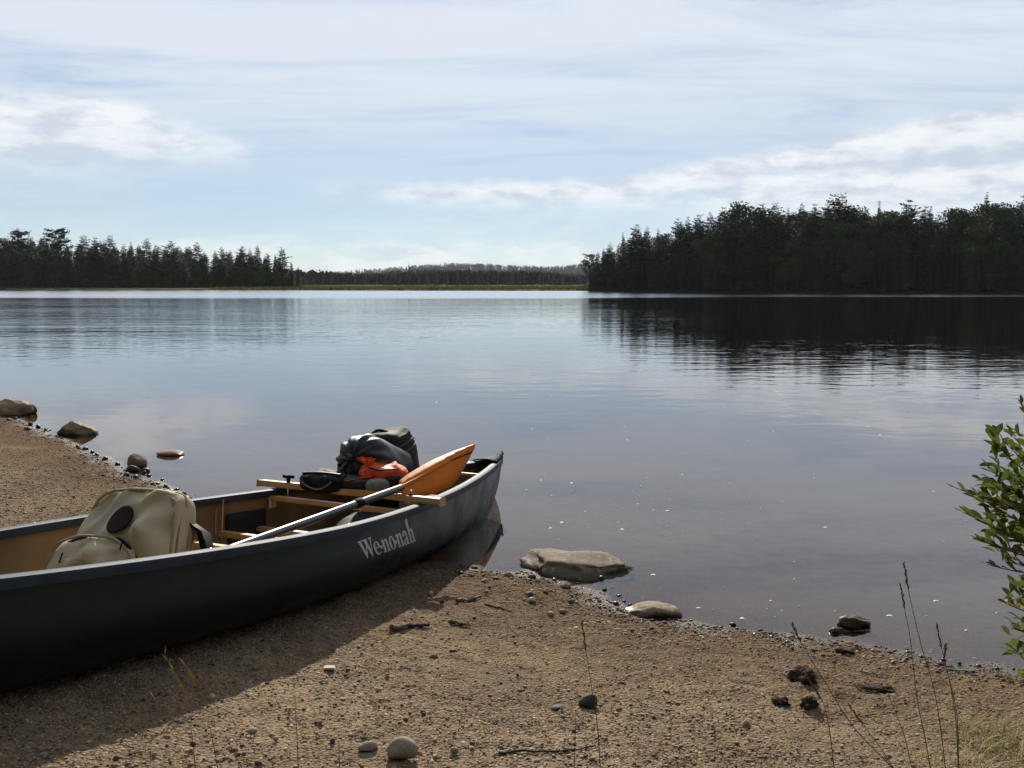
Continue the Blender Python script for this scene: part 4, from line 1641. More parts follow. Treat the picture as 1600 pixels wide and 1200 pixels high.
def black_pack():
    b = at_y(628, 760, 5.22)
    b.z = .10
    o = empty('black_backpack')
    o.matrix_world = frame(b, R(-25), R(-8), R(-9))
    tag(o, 'black backpack standing behind the stuff sack near the bow', 'backpack')

    def fn(P):
        P = P.copy()
        P[:, 2] += .25
        return P
    P, F = soft_shape(.145, .11, .262, .36, .45, 23, .014, 12, .010, 90, 60, fn)
    link('body', mesh('body', P, F, M_CORDURA, True), o)
    for z, r_ in ((.40, .008), (.44, .006)):
        pth = [(.150 * math.copysign(abs(math.cos(a)) ** .5, math.cos(a)), .116 * math.copysign(abs(math.sin(a)) ** .5, math.sin(a)), z + .006 * math.sin(3 * a)) for a in np.linspace(0, 2 * math.pi, 40)]
        MB().tube(pth, r_, 6).build('lid_piping', mat('faded_olive_trim', (.055, .05, .035), .75, .3, 30), o)
    MB().tube([(-.05 + .1 * k, -.02, .512 + .016 * math.sin(k * math.pi)) for k in np.linspace(0, 1, 9)], .008, 6).build('haul_loop', M_CORDURA, o)
    P, F = soft_shape(.09, .03, .085, .4, .45, 29, .008, 14, .006, 48, 30)
    link('side_pocket', mesh('side_pocket', P + np.array([.10, -.085, .23]), F, M_CORDURA, True), o)
    for x in (-.06, .06):
        MB().tube([(x, -.125, .05), (x, -.132, .2), (x + .01, -.13, .38), (x, -.07, .5)], .007, 6).build('strap', M_NYLON, o)
    MB().box((.06, -.138, .30), (.03, .012, .022)).build('buckle', M_BLACK, o, False, .003)


def orange_bag():
    c = at_y(602, 744, 4.72)
    o = empty('orange_dry_bag', c, (0, R(6), R(12)))
    tag(o, 'bright orange drawstring bag tucked under the black stuff sack', 'bag')
    P, F = soft_shape(.115, .09, .055, .55, .6, 33, .016, 16, .014, 90, 50)
    link('bag_body', mesh('bag_body', P, F, M_ORANGE, True), o)
    V = []
    for i in range(14):
        k = i / 13
        r = .012 + .020 * abs(k - .45) ** .8 * 2
        for j in range(28):
            a = 2 * math.pi * j / 28
            w = 1 + .35 * math.sin(6 * a + 2) * k + .2 * math.sin(9 * a)
            V.append((-.085 - .02 * k + r * w * math.cos(a), -.03 + r * w * math.sin(a) * .8, .035 + .055 * k))
    link('gathered_mouth', mesh('gathered_mouth', V, grid_faces(14, 28, wrap_v=True)[:, ::-1], M_ORANGE, True), o)
    MB().tube([(-.09, -.07, .05), (-.05, -.095, .045), (0, -.10, .052), (.05, -.098, .058)], .004, 6).build('drawstring', M_CORDURA, o)
    V = []
    for k in np.linspace(0, 1, 14):
        p = (-.06 - .14 * k, -.09 + .01 * k, .015 - .035 * k)
        wd = .014 * (1 - .85 * k)
        V += [(p[0], p[1], p[2] - wd * .5), (p[0], p[1] - .003, p[2] + wd * .5)]
    tl = link('webbing_tail', mesh('webbing_tail', V, grid_faces(14, 2), M_ORANGE, True), o)
    md = tl.modifiers.new('thick', 'SOLIDIFY')
    md.thickness = .003


def small_case():
    c = at_y(506, 752, 4.66)
    o = empty('small_black_case', c, (R(8), 0, R(-14)))
    tag(o, 'small black case with grey curved trim resting on the far side of the yoke', 'case')
    P, F = soft_shape(.115, .065, .045, .5, .6, 43, .010, 18, .006, 80, 44)
    link('case_body', mesh('case_body', P, F, M_CORDURA, True), o)
    MB().tube([(-.09 + .16 * k, -.068 - .004 * math.sin(k * 3.14), .024 - .040 * math.sin(k * math.pi) ** .8) for k in np.linspace(0, 1, 18)], .0048, 8).build('curved_trim', mat('grey_trim', (.16, .16, .16), .6, .3, 30), o)
    MB().tube([(-.10 + .2 * k, -.02, .045 + .006 * math.sin(k * 3.14)) for k in np.linspace(0, 1, 9)], .006, 6).build('zip', M_NYLON, o)
    P, F = soft_shape(.10, .05, .035, .5, .6, 47, .010, 18, .006, 48, 30)
    link('side_strap', mesh('side_strap', P + np.array([.15, .02, -.01]), F, M_NYLON, True), o)


def shoe():
    c = at_y(590, 759, 4.6)
    o = empty('grey_shoe', c, (0, 0, R(20)))
    tag(o, 'grey and black shoe beside the orange bag under the paddle', 'shoe')
    P, F = soft_shape(.060, .042, .034, .7, .7, 53, .004, 14, 0, 48, 30)
    link('toe_cap', mesh('toe_cap', P, F, M_GREY, True), o)
    P, F = soft_shape(.095, .056, .024, .5, .6, 54, .003, 14, 0, 48, 30)
    link('sole', mesh('sole', P + np.array([.02, 0, -.045]), F, M_CORDURA, True), o)
    P, F = soft_shape(.05, .04, .03, .6, .6, 55, .006, 14, 0, 40, 24)
    link('collar', mesh('collar', P + np.array([.085, .02, .012]), F, M_CORDURA, True), o)


def grey_roll():
    c = cpt(1.02, .25, .33)
    o = empty('grey_bundle', c, (0, R(4), R(35)))
    tag(o, 'light grey fabric bundle under the paddle blade by the near gunwale', 'bundle')
    P, F = soft_shape(.10, .06, .035, .6, .7, 63, .012, 18, .012, 64, 36)
    link('bundle_body', mesh('bundle_body', P, F, mat('pale_grey_cloth', (.30, .29, .27), .8, .25, 30), True), o)
    MB().tube([(.03, .062 * math.cos(a), .037 * math.sin(a)) for a in np.linspace(0, 2 * math.pi, 24)], .006, 6).build('band', M_CORDURA, o)


def gear_under():
    c = cpt(1.25, .0, .14)
    o = empty('dark_duffel', c, (0, 0, CYAW))
    tag(o, 'dark duffel in the bottom of the canoe under the other bags', 'duffel')
    P, F = soft_shape(.42, .21, .13, .45, .5, 73, .02, 8, .010, 80, 44)
    link('duffel_body', mesh('duffel_body', P, F, M_CORDURA, True), o)
    for x in (-.2, .2):
        MB().tube([(x, .213 * math.cos(a), .134 * math.sin(a)) for a in np.linspace(0, math.pi, 20)], .008, 6).build('strap', M_NYLON, o)


khaki = None
stuff_sack()
black_pack()
orange_bag()
small_case()
shoe()
grey_roll()
gear_under()

# ------------------------------------------------------------------ stones, sticks and gravel on the beach
M_ROCK = {
    'buff': mat('buff_stone', (0.165, 0.125, 0.083), 0.85, 0, 9, 0.004, 30, color2=(0.17, 0.13, 0.09), spec=.2),
    'tan': mat('tan_stone', (0.225, 0.165, 0.11), 0.8, 0, 8, 0.003, 40, color2=(0.24, 0.18, 0.115), spec=.2),
    'grey': mat('grey_stone', (0.19, 0.155, 0.12), 0.85, 0, 14, 0.002, 60, color2=(0.12, 0.105, 0.09), spec=.2),
    'pale': mat('pale_stone', (0.28, 0.245, 0.185), 0.85, 0, 30, 0.0015, 90, color2=(0.25, 0.23, 0.175), spec=.15),
    'dark': mat('dark_stone', (0.075, 0.068, 0.06), 0.75, 0, 20, 0.002, 60, color2=(0.04, 0.036, 0.032), spec=.25),
    'wet': mat('wet_stone', (0.085, 0.063, 0.045), 0.6, 0, 12, 0.002, 50, color2=(0.05, 0.036, 0.026), spec=.2),
    'pink': mat('pink_stone', (0.28, 0.19, 0.14), 0.8, 0, 20, 0.002, 60, color2=(0.28, 0.19, 0.14), spec=.2),
    'white': mat('white_chip', (0.48, 0.42, 0.33), 0.7, 0.2, 20, spec=.2),
    'mud': mat('dark_clod', (0.062, 0.045, 0.031), 0.95, 0.5, 40, 0.004, 80, spec=.1),
}


def ico(sub):
    bm = bmesh.new()
    bmesh.ops.create_icosphere(bm, subdivisions=sub, radius=1)
    v = np.array([q.co[:] for q in bm.verts])
    f = np.array([[x.index for x in q.verts] for q in bm.faces])
    bm.free()
    return v, f


ICO = {k: ico(k) for k in (1, 2, 3, 4)}


def rock_mesh(name, dims, seed, m, sub=3, rough=.22, ang=.35, flat_bottom=True):
    v, f = ICO[sub]
    v = v.copy()
    n = v.copy()
    # facets: clip with a few random planes
    rng = np.random.default_rng(seed)
    for k in range(int(8 * ang * 3)):
        d = rng.normal(size=3)
        d /= np.linalg.norm(d)
        lim = rng.uniform(.62, .92)
        ex = np.clip(v @ d - lim, 0, None)
        v -= ex[:, None] * d * .85
    v += n * (rough * .5 * vnoise(n, 1.6, seed, 2) + rough * .18 * vnoise(n, 5, seed + 3, 2) + (rough * .16 * vnoise(n, 13, seed + 5, 2) if sub > 3 else 0))[:, None]
    if flat_bottom:
        v[:, 2] = np.where(v[:, 2] < -.35, -.35 + (v[:, 2] + .35) * .3, v[:, 2])
    return mesh(name, v * np.array(dims), f, m, True)


def rock(name, px, py, wpx, hpx, m, label, seed, depth=1.0, rot=0.0, sink=.35, cat='rock', sub=3, rough=.22, ang=.35, group=None, z=None):
    """a stone whose foot is seen at (px, py) and that is wpx by hpx large there"""
    p = gpt(px, py) if z is None else at_z(px, py, z)
    d = p.y * math.cos(TILT) + (CH - p.z) * math.sin(TILT)
    w = wpx / FPX * d / 2
    h = hpx / FPX * d
    c = rock_mesh(name, (w, w * depth, h / (1 + .45 - sink * .2) if h > 0 else w), seed, M_ROCK[m], sub, rough, ang)
    o = link(name, c, None, (p.x, p.y + w * depth * .75, (p.z if z is None else z) + h * (.16 if w > .012 else .02)), (0, 0, rot))
    return tag(o, label, cat, group)


rock('boulder', 906, 906, 236, 31, 'buff', 'largest low flat boulder at the water beside the canoe bow', 3, .62, R(-7), sub=4, rough=.42, ang=.9)
rock('rock', 1022, 966, 94, 20, 'tan', 'smooth tan rock half in the water right of the large flat boulder', 7, .55, R(-5), sub=4, rough=.26, ang=.5)
rock('boulder', 6, 649, 70, 30, 'tan', 'rounded boulder at the far end of the beach, cut by the photo edge', 11, .8, 0, sub=4, rough=.3, ang=.6)
rock('rock', 30, 648, 44, 22, 'grey', 'striped low rock in the water beside the rounded boulder at the beach end', 12, .7, R(20), sub=3)
rock('boulder', 114, 683, 60, 28, 'tan', 'peaked tan boulder standing in the shallows off the left beach', 13, .8, R(10), sub=4, rough=.34, ang=.55, z=-.01)
rock('rock', 211, 731, 32, 26, 'buff', 'upright wet-topped rock at the water behind the khaki backpack', 14, .9, R(30), sub=3, ang=.5, z=0)
rock('stone', 204, 738, 24, 12, 'wet', 'small dark wet stone at the foot of the upright rock', 15, .8, 0, sub=3, z=0)
rock('stone', 226, 738, 14, 8, 'wet', 'dark pebble beside the upright rock, on its lake side', 16, .8, 0, sub=2, z=0)
rock('rock', 264, 713, 50, 9, 'pink', 'flat reddish rock just breaking the water left of the canoe', 17, .6, R(-4), sub=3, z=0)
rock('rock', 1340, 982, 56, 20, 'wet', 'knobbly dark rock standing in the shallows on the right', 18, .55, R(10), sub=4, rough=.55, ang=.7, z=0)
rock('stone', 1308, 990, 26, 9, 'wet', 'small glinting wet stone beside the knobbly dark rock', 19, .6, R(10), sub=3, rough=.4, z=0)
rock('stone', 628, 1184, 50, 30, 'pale', 'largest pale grey rounded stone at the bottom of the beach', 21, .75, R(5), sub=3, rough=.12, ang=.25, cat='stone')
rock('stone', 574, 1172, 32, 12, 'pale', 'flat pale wedge-shaped stone beside the largest pale grey stone', 22, .55, R(25), sub=3, cat='stone')
rock('stone', 921, 1106, 34, 22, 'dark', 'dark grey angular stone in the middle of the beach', 23, .8, R(20), sub=3, ang=.7, cat='stone')
rock('stone', 884, 921, 17, 13, 'tan', 'round brown pebble below the large flat boulder', 24, .9, 0, sub=3, cat='stone')
rock('stone', 940, 910, 14, 11, 'wet', 'dark pebble at the wet edge below the large flat boulder', 25, .9, 0, sub=2, cat='stone')
rock('stone', 796, 903, 15, 10, 'tan', 'tan pebble at the waterline left of the large flat boulder', 26, .9, 0, sub=2, cat='stone')
rock('stone', 677, 1030, 17, 8, 'buff', 'buff oblong pebble below the canoe bow shadow', 27, .6, R(15), sub=2, cat='stone')
rock('stone', 708, 1022, 16, 9, 'dark', 'dark oblong pebble just right of the buff oblong pebble', 28, .6, R(-20), sub=2, cat='stone')
rock('stone', 591, 1081, 10, 8, 'pink', 'pale pink pebble in the middle of the beach below the canoe', 29, .8, 0, sub=2, cat='stone')
rock('stone', 710, 1176, 14, 10, 'pink', 'orange-pink pebble right of the largest pale grey stone', 30, .8, 0, sub=2, cat='stone')
rock('stone', 1166, 1138, 16, 14, 'pale', 'lone pale pebble on bare sand on the right of the beach', 31, .8, R(30), sub=2, cat='stone')
rock('stone', 519, 1160, 10, 8, 'dark', 'small black pebble left of the flat pale wedge-shaped stone', 32, .8, 0, sub=2, cat='stone')
rock('stone', 330, 1092, 12, 9, 'white', 'white pebble at the edge of the canoe shadow by the dry grass', 33, .8, 0, sub=2, cat='stone')
rock('stone', 263, 1086, 11, 10, 'pale', 'grey pebble inside the canoe shadow behind the dry grass', 34, .8, 0, sub=2, cat='stone')
rock('stone', 392, 1146, 18, 8, 'pale', 'flat pale pebble on the gravel right of the dry grass', 35, .8, 0, sub=2, cat='stone')
rock('stone', 1255, 1064, 40, 17, 'mud', 'largest black mud clod on the right of the beach', 36, .9, 0, sub=4, rough=1.5, ang=.1, cat='clod')
rock('stone', 1222, 1104, 24, 11, 'mud', 'small black mud clod below and left of the largest clod', 37, .9, 0, sub=4, rough=1.5, ang=.1, cat='clod')
rock('stone', 1268, 1106, 27, 16, 'mud', 'pointed black mud clod right below the largest clod', 38, .8, R(20), sub=4, rough=1.5, ang=.1, cat='clod')
rock('stone', 1328, 1025, 40, 10, 'mud', 'flat black mud clod near the water on the right', 39, .7, 0, sub=4, rough=1.5, ang=.1, cat='clod')
rock('stone', 1378, 1083, 44, 7, 'mud', 'dark sunken clod in the hollow below the tall grass stems', 40, .6, R(-10), sub=4, rough=1.5, ang=.1, cat='clod')
for o in bpy.data.objects:
    if o.get('category') == 'clod':
        o.name = 'mud_clod'

_n = 0
for px, py, w, h, m in ((757, 912, 16, 8, 'tan'), (775, 907, 12, 6, 'dark'), (840, 912, 16, 8, 'buff'), (832, 905, 15, 8, 'dark'), (866, 908, 12, 6, 'tan'), (828, 932, 14, 8, 'dark'), (832, 940, 14, 7, 'white'), (800, 915, 12, 6, 'grey'),
                        (894, 941, 14, 6, 'pale'), (860, 962, 13, 6, 'pale'), (880, 958, 14, 6, 'grey'), (916, 979, 13, 6, 'pale'), (949, 977, 15, 6, 'pale'), (900, 984, 10, 5, 'white'), (889, 986, 12, 4, 'pale'), (965, 987, 12, 5, 'pale'),
                        (928, 979, 9, 6, 'tan'), (672, 930, 12, 6, 'tan'), (690, 942, 10, 5, 'dark'), (741, 968, 10, 6, 'dark'), (760, 926, 12, 4, 'grey'), (810, 924, 12, 5, 'buff'), (703, 972, 10, 4, 'pale'), (690, 1000, 9, 5, 'pale'),
                        (622, 1018, 6, 5, 'white'), (510, 1066, 7, 5, 'white'), (700, 1135, 12, 5, 'dark'), (765, 1100, 10, 4, 'pale'), (500, 1130, 8, 5, 'grey'), (430, 1156, 10, 6, 'pale'), (525, 1192, 10, 7, 'pale'), (675, 1192, 9, 6, 'white'),
                        (812, 1083, 14, 6, 'dark'), (870, 1110, 24, 6, 'dark'), (1010, 1040, 10, 4, 'grey'), (1140, 1042, 12, 5, 'pale'), (1100, 1015, 10, 4, 'grey'), (1160, 1082, 9, 5, 'grey'), (775, 1180, 10, 5, 'pale'), (850, 1145, 8, 5, 'buff'),
                        (1040, 1085, 12, 7, 'mud'), (1000, 1108, 14, 7, 'mud'), (1050, 1090, 10, 6, 'mud'), (90, 1172, 12, 6, 'grey'), (160, 1150, 10, 5, 'pale'), (250, 1130, 8, 5, 'tan'), (180, 1188, 12, 8, 'dark'), (240, 1180, 10, 5, 'pale'),
                        (300, 1165, 14, 9, 'dark'), (420, 1100, 8, 5, 'pale'), (380, 1180, 10, 6, 'grey'), (560, 1065, 8, 4, 'grey'), (605, 1055, 8, 4, 'tan'), (640, 1090, 9, 5, 'dark'), (740, 1060, 8, 4, 'grey')):
    rock('pebble', px, py, w, h, m, 'small pebble lying in the beach gravel', 100 + _n, random.uniform(.6, 1), random.random() * 3, cat='pebble', sub=2, group='small pebbles on the beach', rough=.2, ang=.4)
    _n += 1
_n = 0
for px, py, w, h in ((12, 657, 9, 5), (22, 655, 8, 5), (46, 664, 9, 6), (58, 668, 10, 6), (70, 672, 7, 4), (40, 672, 12, 6), (120, 699, 10, 5), (132, 703, 12, 6), (150, 712, 10, 5), (143, 708, 9, 5), (163, 719, 12, 6), (182, 727, 10, 5), (196, 744, 12, 7),
                     (211, 748, 13, 7), (224, 741, 10, 6), (232, 746, 11, 5), (245, 758, 10, 5), (258, 762, 10, 6), (266, 769, 12, 6), (275, 767, 9, 5), (287, 774, 10, 6), (292, 779, 9, 5), (281, 781, 10, 5), (252, 752, 8, 5),
                     (958, 920, 8, 5), (945, 925, 10, 6), (968, 934, 12, 6), (975, 942, 10, 5), (962, 946, 14, 7), (985, 948, 9, 5), (1012, 942, 6, 4), (1080, 972, 8, 5), (1100, 978, 7, 4), (1126, 982, 9, 4), (1146, 979, 12, 6), (1152, 984, 8, 4),
                     (1180, 992, 9, 4), (1206, 996, 9, 4), (1230, 1004, 8, 4), (1385, 1016, 9, 5), (1400, 1018, 8, 4), (1420, 1022, 12, 5), (1440, 1028, 10, 5), (1475, 1032, 9, 4), (1500, 1037, 9, 4), (1530, 1042, 10, 5), (1560, 1046, 9, 4), (720, 898, 12, 6), (738, 902, 9, 5)):
    rock('wet_pebble', px, py, w, h, 'wet', 'small dark wet pebble along the waterline', 200 + _n, .8, random.random() * 3, cat='pebble', sub=2, group='wet pebbles along the waterline', rough=.25, ang=.5)
    _n += 1


def stick(name, a, b, r, label, m, bow=.0, cat='stick'):
    p, q = gpt(*a), gpt(*b)
    path, rad = [], []
    for k in np.linspace(0, 1, 12):
        u = p.lerp(q, k)
        nrm = Vector((-(q - p).y, (q - p).x, 0))
        u = u + nrm * bow * math.sin(k * math.pi) + nrm * .02 * math.sin(9 * k)
        u.z = gz(u.x, u.y) + r * .7 + .002
        path.append(u)
        rad.append(r * (1 - .35 * k) * (1 + .12 * math.sin(13 * k)))
    o = MB().tube(path, rad, 8).build(name, m)
    return tag(o, label, cat)


M_STICK = mat('weathered_stick', (0.17, 0.125, 0.08), 0.9, 0.4, 30, 0.001, 80)
M_STICKD = mat('dark_twig', (0.045, 0.032, 0.022), 0.9, 0.3, 30)
stick('stick', (714, 941), (752, 931), .009, 'short slanting stick on the gravel below the canoe bow', M_STICK)
stick('stick', (612, 988), (638, 984), .013, 'tan driftwood piece at the edge of the canoe shadow', M_STICK)
stick('stick', (637, 984), (671, 983), .010, 'dark driftwood piece touching the tan driftwood by the shadow', M_STICKD)
stick('stick', (703, 972), (735, 978), .007, 'thin stick right of the dark driftwood piece', M_STICK)
stick('twig', (775, 1174), (930, 1168), .0035, 'long thin dark curved twig at the bottom of the beach', M_STICKD, -.06, 'twig')
stick('twig', (757, 946), (800, 954), .004, 'thin straight twig below the pebbles at the bow', M_STICKD, 0, 'twig')
stick('twig', (1392, 1041), (1420, 1030), .003, 'pale straw lying near the water on the right', mat('straw', (.42, .33, .19), .8, .3, 20), .02, 'straw')
stick('twig', (1480, 1045), (1530, 1049), .004, 'pale stick along the waterline by the shrub', mat('straw', (.42, .33, .19), .8, .3, 20), .02, 'twig')
p = gpt(515, 1045)
ch = MB().box((0, 0, 0), (.036, .022, .008)).build('wood_chip', M_ROCK['white'], None, False, .002)
ch.location = (p.x, p.y, gz(p.x, p.y) + .006)
ch.rotation_euler = (R(6), R(4), R(8))
tag(ch, 'white squared wood chip on the gravel below the canoe shadow', 'chip')


def gravel():
    """loose gravel: tens of thousands of small stones joined into one object"""
    rng = np.random.default_rng(77)
    v0, f0 = ICO[1]
    N = 56000
    # scatter over the part of the beach in view, thicker in bands
    y = 1.85 + rng.random(N * 3) ** 1.25 * 5.2
    x = (rng.random(N * 3) * 2 - 1) * (.62 * y + .15)
    left = rng.random(N * 3) < .16
    y = np.where(left, 4.6 + rng.random(N * 3) * 6.5, y)
    x = np.where(left, -y * .62 + rng.random(N * 3) * y * .42, x)
    p = np.c_[x, y]
    d = shore_dist(p)
    dens = .35 + .65 * sstep(vnoise(p, 1.6, 31, 3), -.25, .35)
    dens = np.where(d < .35, 1.0, dens) * np.where((x > .75) & (d > .2), .45, 1)
    k = (d > -.10) & (rng.random(N * 3) < dens) & ((d > -.0) | (rng.random(N * 3) < .35))
    p, d = p[k][:N], d[k][:N]
    n = len(p)
    r = .0014 + .0022 * rng.random(n) + .0045 * rng.random(n) ** 8
    r *= 1 + 1.1 * np.exp(-(d / .25) ** 2) * rng.random(n) + .25 * (p[:, 1] > 5)
    z = ground_full(p)
    a = rng.random(n) * 6.283
    sc = np.c_[r * rng.uniform(.8, 1.5, n), r * rng.uniform(.7, 1.1, n), r * rng.uniform(.45, .8, n)]
    jit = 1 + .7 * (rng.random((n, len(v0))) - .5)
    q = v0[None] * jit[:, :, None] * sc[:, None, :]
    ca, sa = np.cos(a)[:, None], np.sin(a)[:, None]
    X = q[:, :, 0] * ca - q[:, :, 1] * sa + p[:, 0][:, None]
    Y = q[:, :, 0] * sa + q[:, :, 1] * ca + p[:, 1][:, None]
    Z = q[:, :, 2] + (z + sc[:, 2] * rng.uniform(-.2, .5, n))[:, None]
    V = np.stack([X, Y, Z], -1).reshape(-1, 3)
    F = (f0[None] + (np.arange(n) * len(v0))[:, None, None]).reshape(-1, 3)
    pal = np.array([(.24, .17, .105), (.30, .22, .145), (.17, .12, .08), (.11, .085, .065), (.36, .29, .21), (.25, .16, .10), (.50, .43, .34), (.075, .06, .05), (.20, .165, .13)])
    pi = rng.choice(len(pal), n, p=[.28, .20, .20, .08, .08, .09, .02, .02, .03])
    c = pal[pi] * rng.uniform(.6, 1.1, (n, 1))
    wet = sstep(z, .03, .0)
    c = c * (1 - .62 * wet[:, None])
    C = np.repeat(c, len(v0), 0)
    m = mat('gravel_stones', (0.2, 0.15, 0.1), 0.8, attr=True, spec=.25)
    tag(link('gravel', mesh('gravel', V, F, m, False, C)), 'loose fine brown gravel scattered over the beach', 'gravel', kind='stuff')


gravel()


def litter():
    """bits of straw, bark and needle scattered over the beach, joined into one object"""
    rng = np.random.default_rng(55)
    n = 5200
    y = 1.85 + rng.random(n * 3) ** 1.3 * 4.5
    x = (rng.random(n * 3) * 2 - 1) * (.6 * y + .1)
    lf = rng.random(n * 3) < .15
    y = np.where(lf, 5 + rng.random(n * 3) * 5.5, y)
    x = np.where(lf, -y * .6 + rng.random(n * 3) * y * .35, x)
    p = np.c_[x, y]
    d = shore_dist(p)
    k = (d > .03) & (rng.random(n * 3) < .3 + .7 * sstep(vnoise(p, 2.2, 61, 2), -.1, .4) + .8 * np.exp(-((d - .16) / .08) ** 2))
    p = p[k][:n]
    n = len(p)
    z = ground_full(p)
    a = rng.random(n) * 6.283
    L = .003 + .011 * rng.random(n) ** 2.5
    w = .0006 + .0011 * rng.random(n)
    t = rng.normal(size=n) * .25
    D = np.c_[np.cos(a) * np.cos(t), np.sin(a) * np.cos(t), np.sin(t)]
    S = np.c_[-np.sin(a), np.cos(a), np.zeros(n)]
    c = np.c_[p, z + .0025 + .002 * rng.random(n)]
    up = np.array([0, 0, 1.])
    V = np.stack([c - D * L[:, None] - S * w[:, None], c - D * L[:, None] + S * w[:, None], c - D * L[:, None] + up * w[:, None] * 1.2,
                  c + D * L[:, None] - S * w[:, None], c + D * L[:, None] + S * w[:, None], c + D * L[:, None] + up * w[:, None] * 1.2], 1).reshape(-1, 3)
    q = np.array([(0, 3, 5, 2), (1, 2, 5, 4), (0, 1, 4, 3)])
    F = (q[None] + (np.arange(n) * 6)[:, None, None]).reshape(-1, 4)
    pal = np.array([(.40, .31, .18), (.16, .10, .06), (.06, .045, .035), (.27, .19, .11)])
    C = np.repeat(pal[rng.choice(4, n, p=[.25, .3, .25, .2])] * rng.uniform(.7, 1.2, (n, 1)), 6, 0)
    m = mat('plant_litter', (.2, .15, .1), .9, attr=True, spec=.1)
    tag(link('plant_litter', mesh('plant_litter', V, F, m, False, C)), 'bits of straw, bark and needles strewn over the beach', 'litter', kind='stuff')


litter()


def foam():
    rng = np.random.default_rng(12)
    V, F = [], []
    for i in range(210):
        py = 600 + 440 * rng.random() ** .9
        px = rng.uniform(380, 1590)
        if rng.random() < .45:
            px, py = rng.normal(960, 120), rng.normal(770, 45)
        q = at_z(px, py, .002)
        if shore_dist(np.array([[q.x, q.y]]))[0] > -.12:
            continue
        b = CMAT.inverted() @ q
        if abs(b.x) < 2.7 and abs(b.y) < .55:
            continue
        r = .0018 + .006 * rng.random() ** 4 * (.6 + q.y / 12)
        n = 9
        o = len(V)
        V.append((q.x, q.y, .006))
        for k in range(n):
            a = 2 * math.pi * k / n
            rr = r * (.7 + .6 * rng.random())
            V.append((q.x + rr * 1.5 * math.cos(a), q.y + rr * math.sin(a), .001))
        for k in range(n):
            F.append((o, o + 1 + k, o + 1 + (k + 1) % n))
    tag(link('foam_flecks', mesh('foam_flecks', V, F, mat('foam', (.8, .8, .78), .7, .1, 50), True)), 'white flecks of foam floating on the still water near the beach', 'foam', kind='stuff')


foam()

# ------------------------------------------------------------------ shrub at the right edge
M_STEM = mat('shrub_bark', (0.085, 0.055, 0.038), 0.9, 0.4, 40)
M_LEAF = mat('shrub_leaf', (0.115, 0.135, 0.027), 0.6, 0, 25, color2=(0.095, 0.120, 0.024), rnd=.5, transl=.42, spec=.2)
M_LEAFY = mat('shrub_leaf_yellowing', (0.20, 0.17, 0.03), 0.5, 0, 25, color2=(0.13, 0.12, 0.02), rnd=.3, transl=.35)
M_LEAFB = mat('shrub_leaf_brown', (0.14, 0.055, 0.028), 0.6, 0, 25, color2=(0.09, 0.035, 0.02), rnd=.3, transl=.2)


def leaf_mesh(m, seed):
    """obovate leaf with midrib fold, about 1 long"""
    rng = random.Random(seed)
    V, F = [], []
    n = 7
    cv = rng.uniform(-.10, .22)
    for i in range(n):
        k = i / (n - 1)
        w = .19 * math.sin(min(1, k ** 1.25) * math.pi) ** .75 * (1 if k < .97 else .3) + .006
        z = cv * math.sin(k * math.pi * .7) - .05 * k
        V += [(k, -w, z + .05 * w / .19), (k, 0, z), (k, w, z + .05 * w / .19)]
    for i in range(n - 1):
        a = i * 3
        F += [(a, a + 3, a + 4, a + 1), (a + 1, a + 4, a + 5, a + 2)]
    return mesh('leaf', V, F, m, True)


LEAVES = [leaf_mesh(M_LEAF, k) for k in range(5)] + [leaf_mesh(M_LEAFY, 9), leaf_mesh(M_LEAFB, 10)]


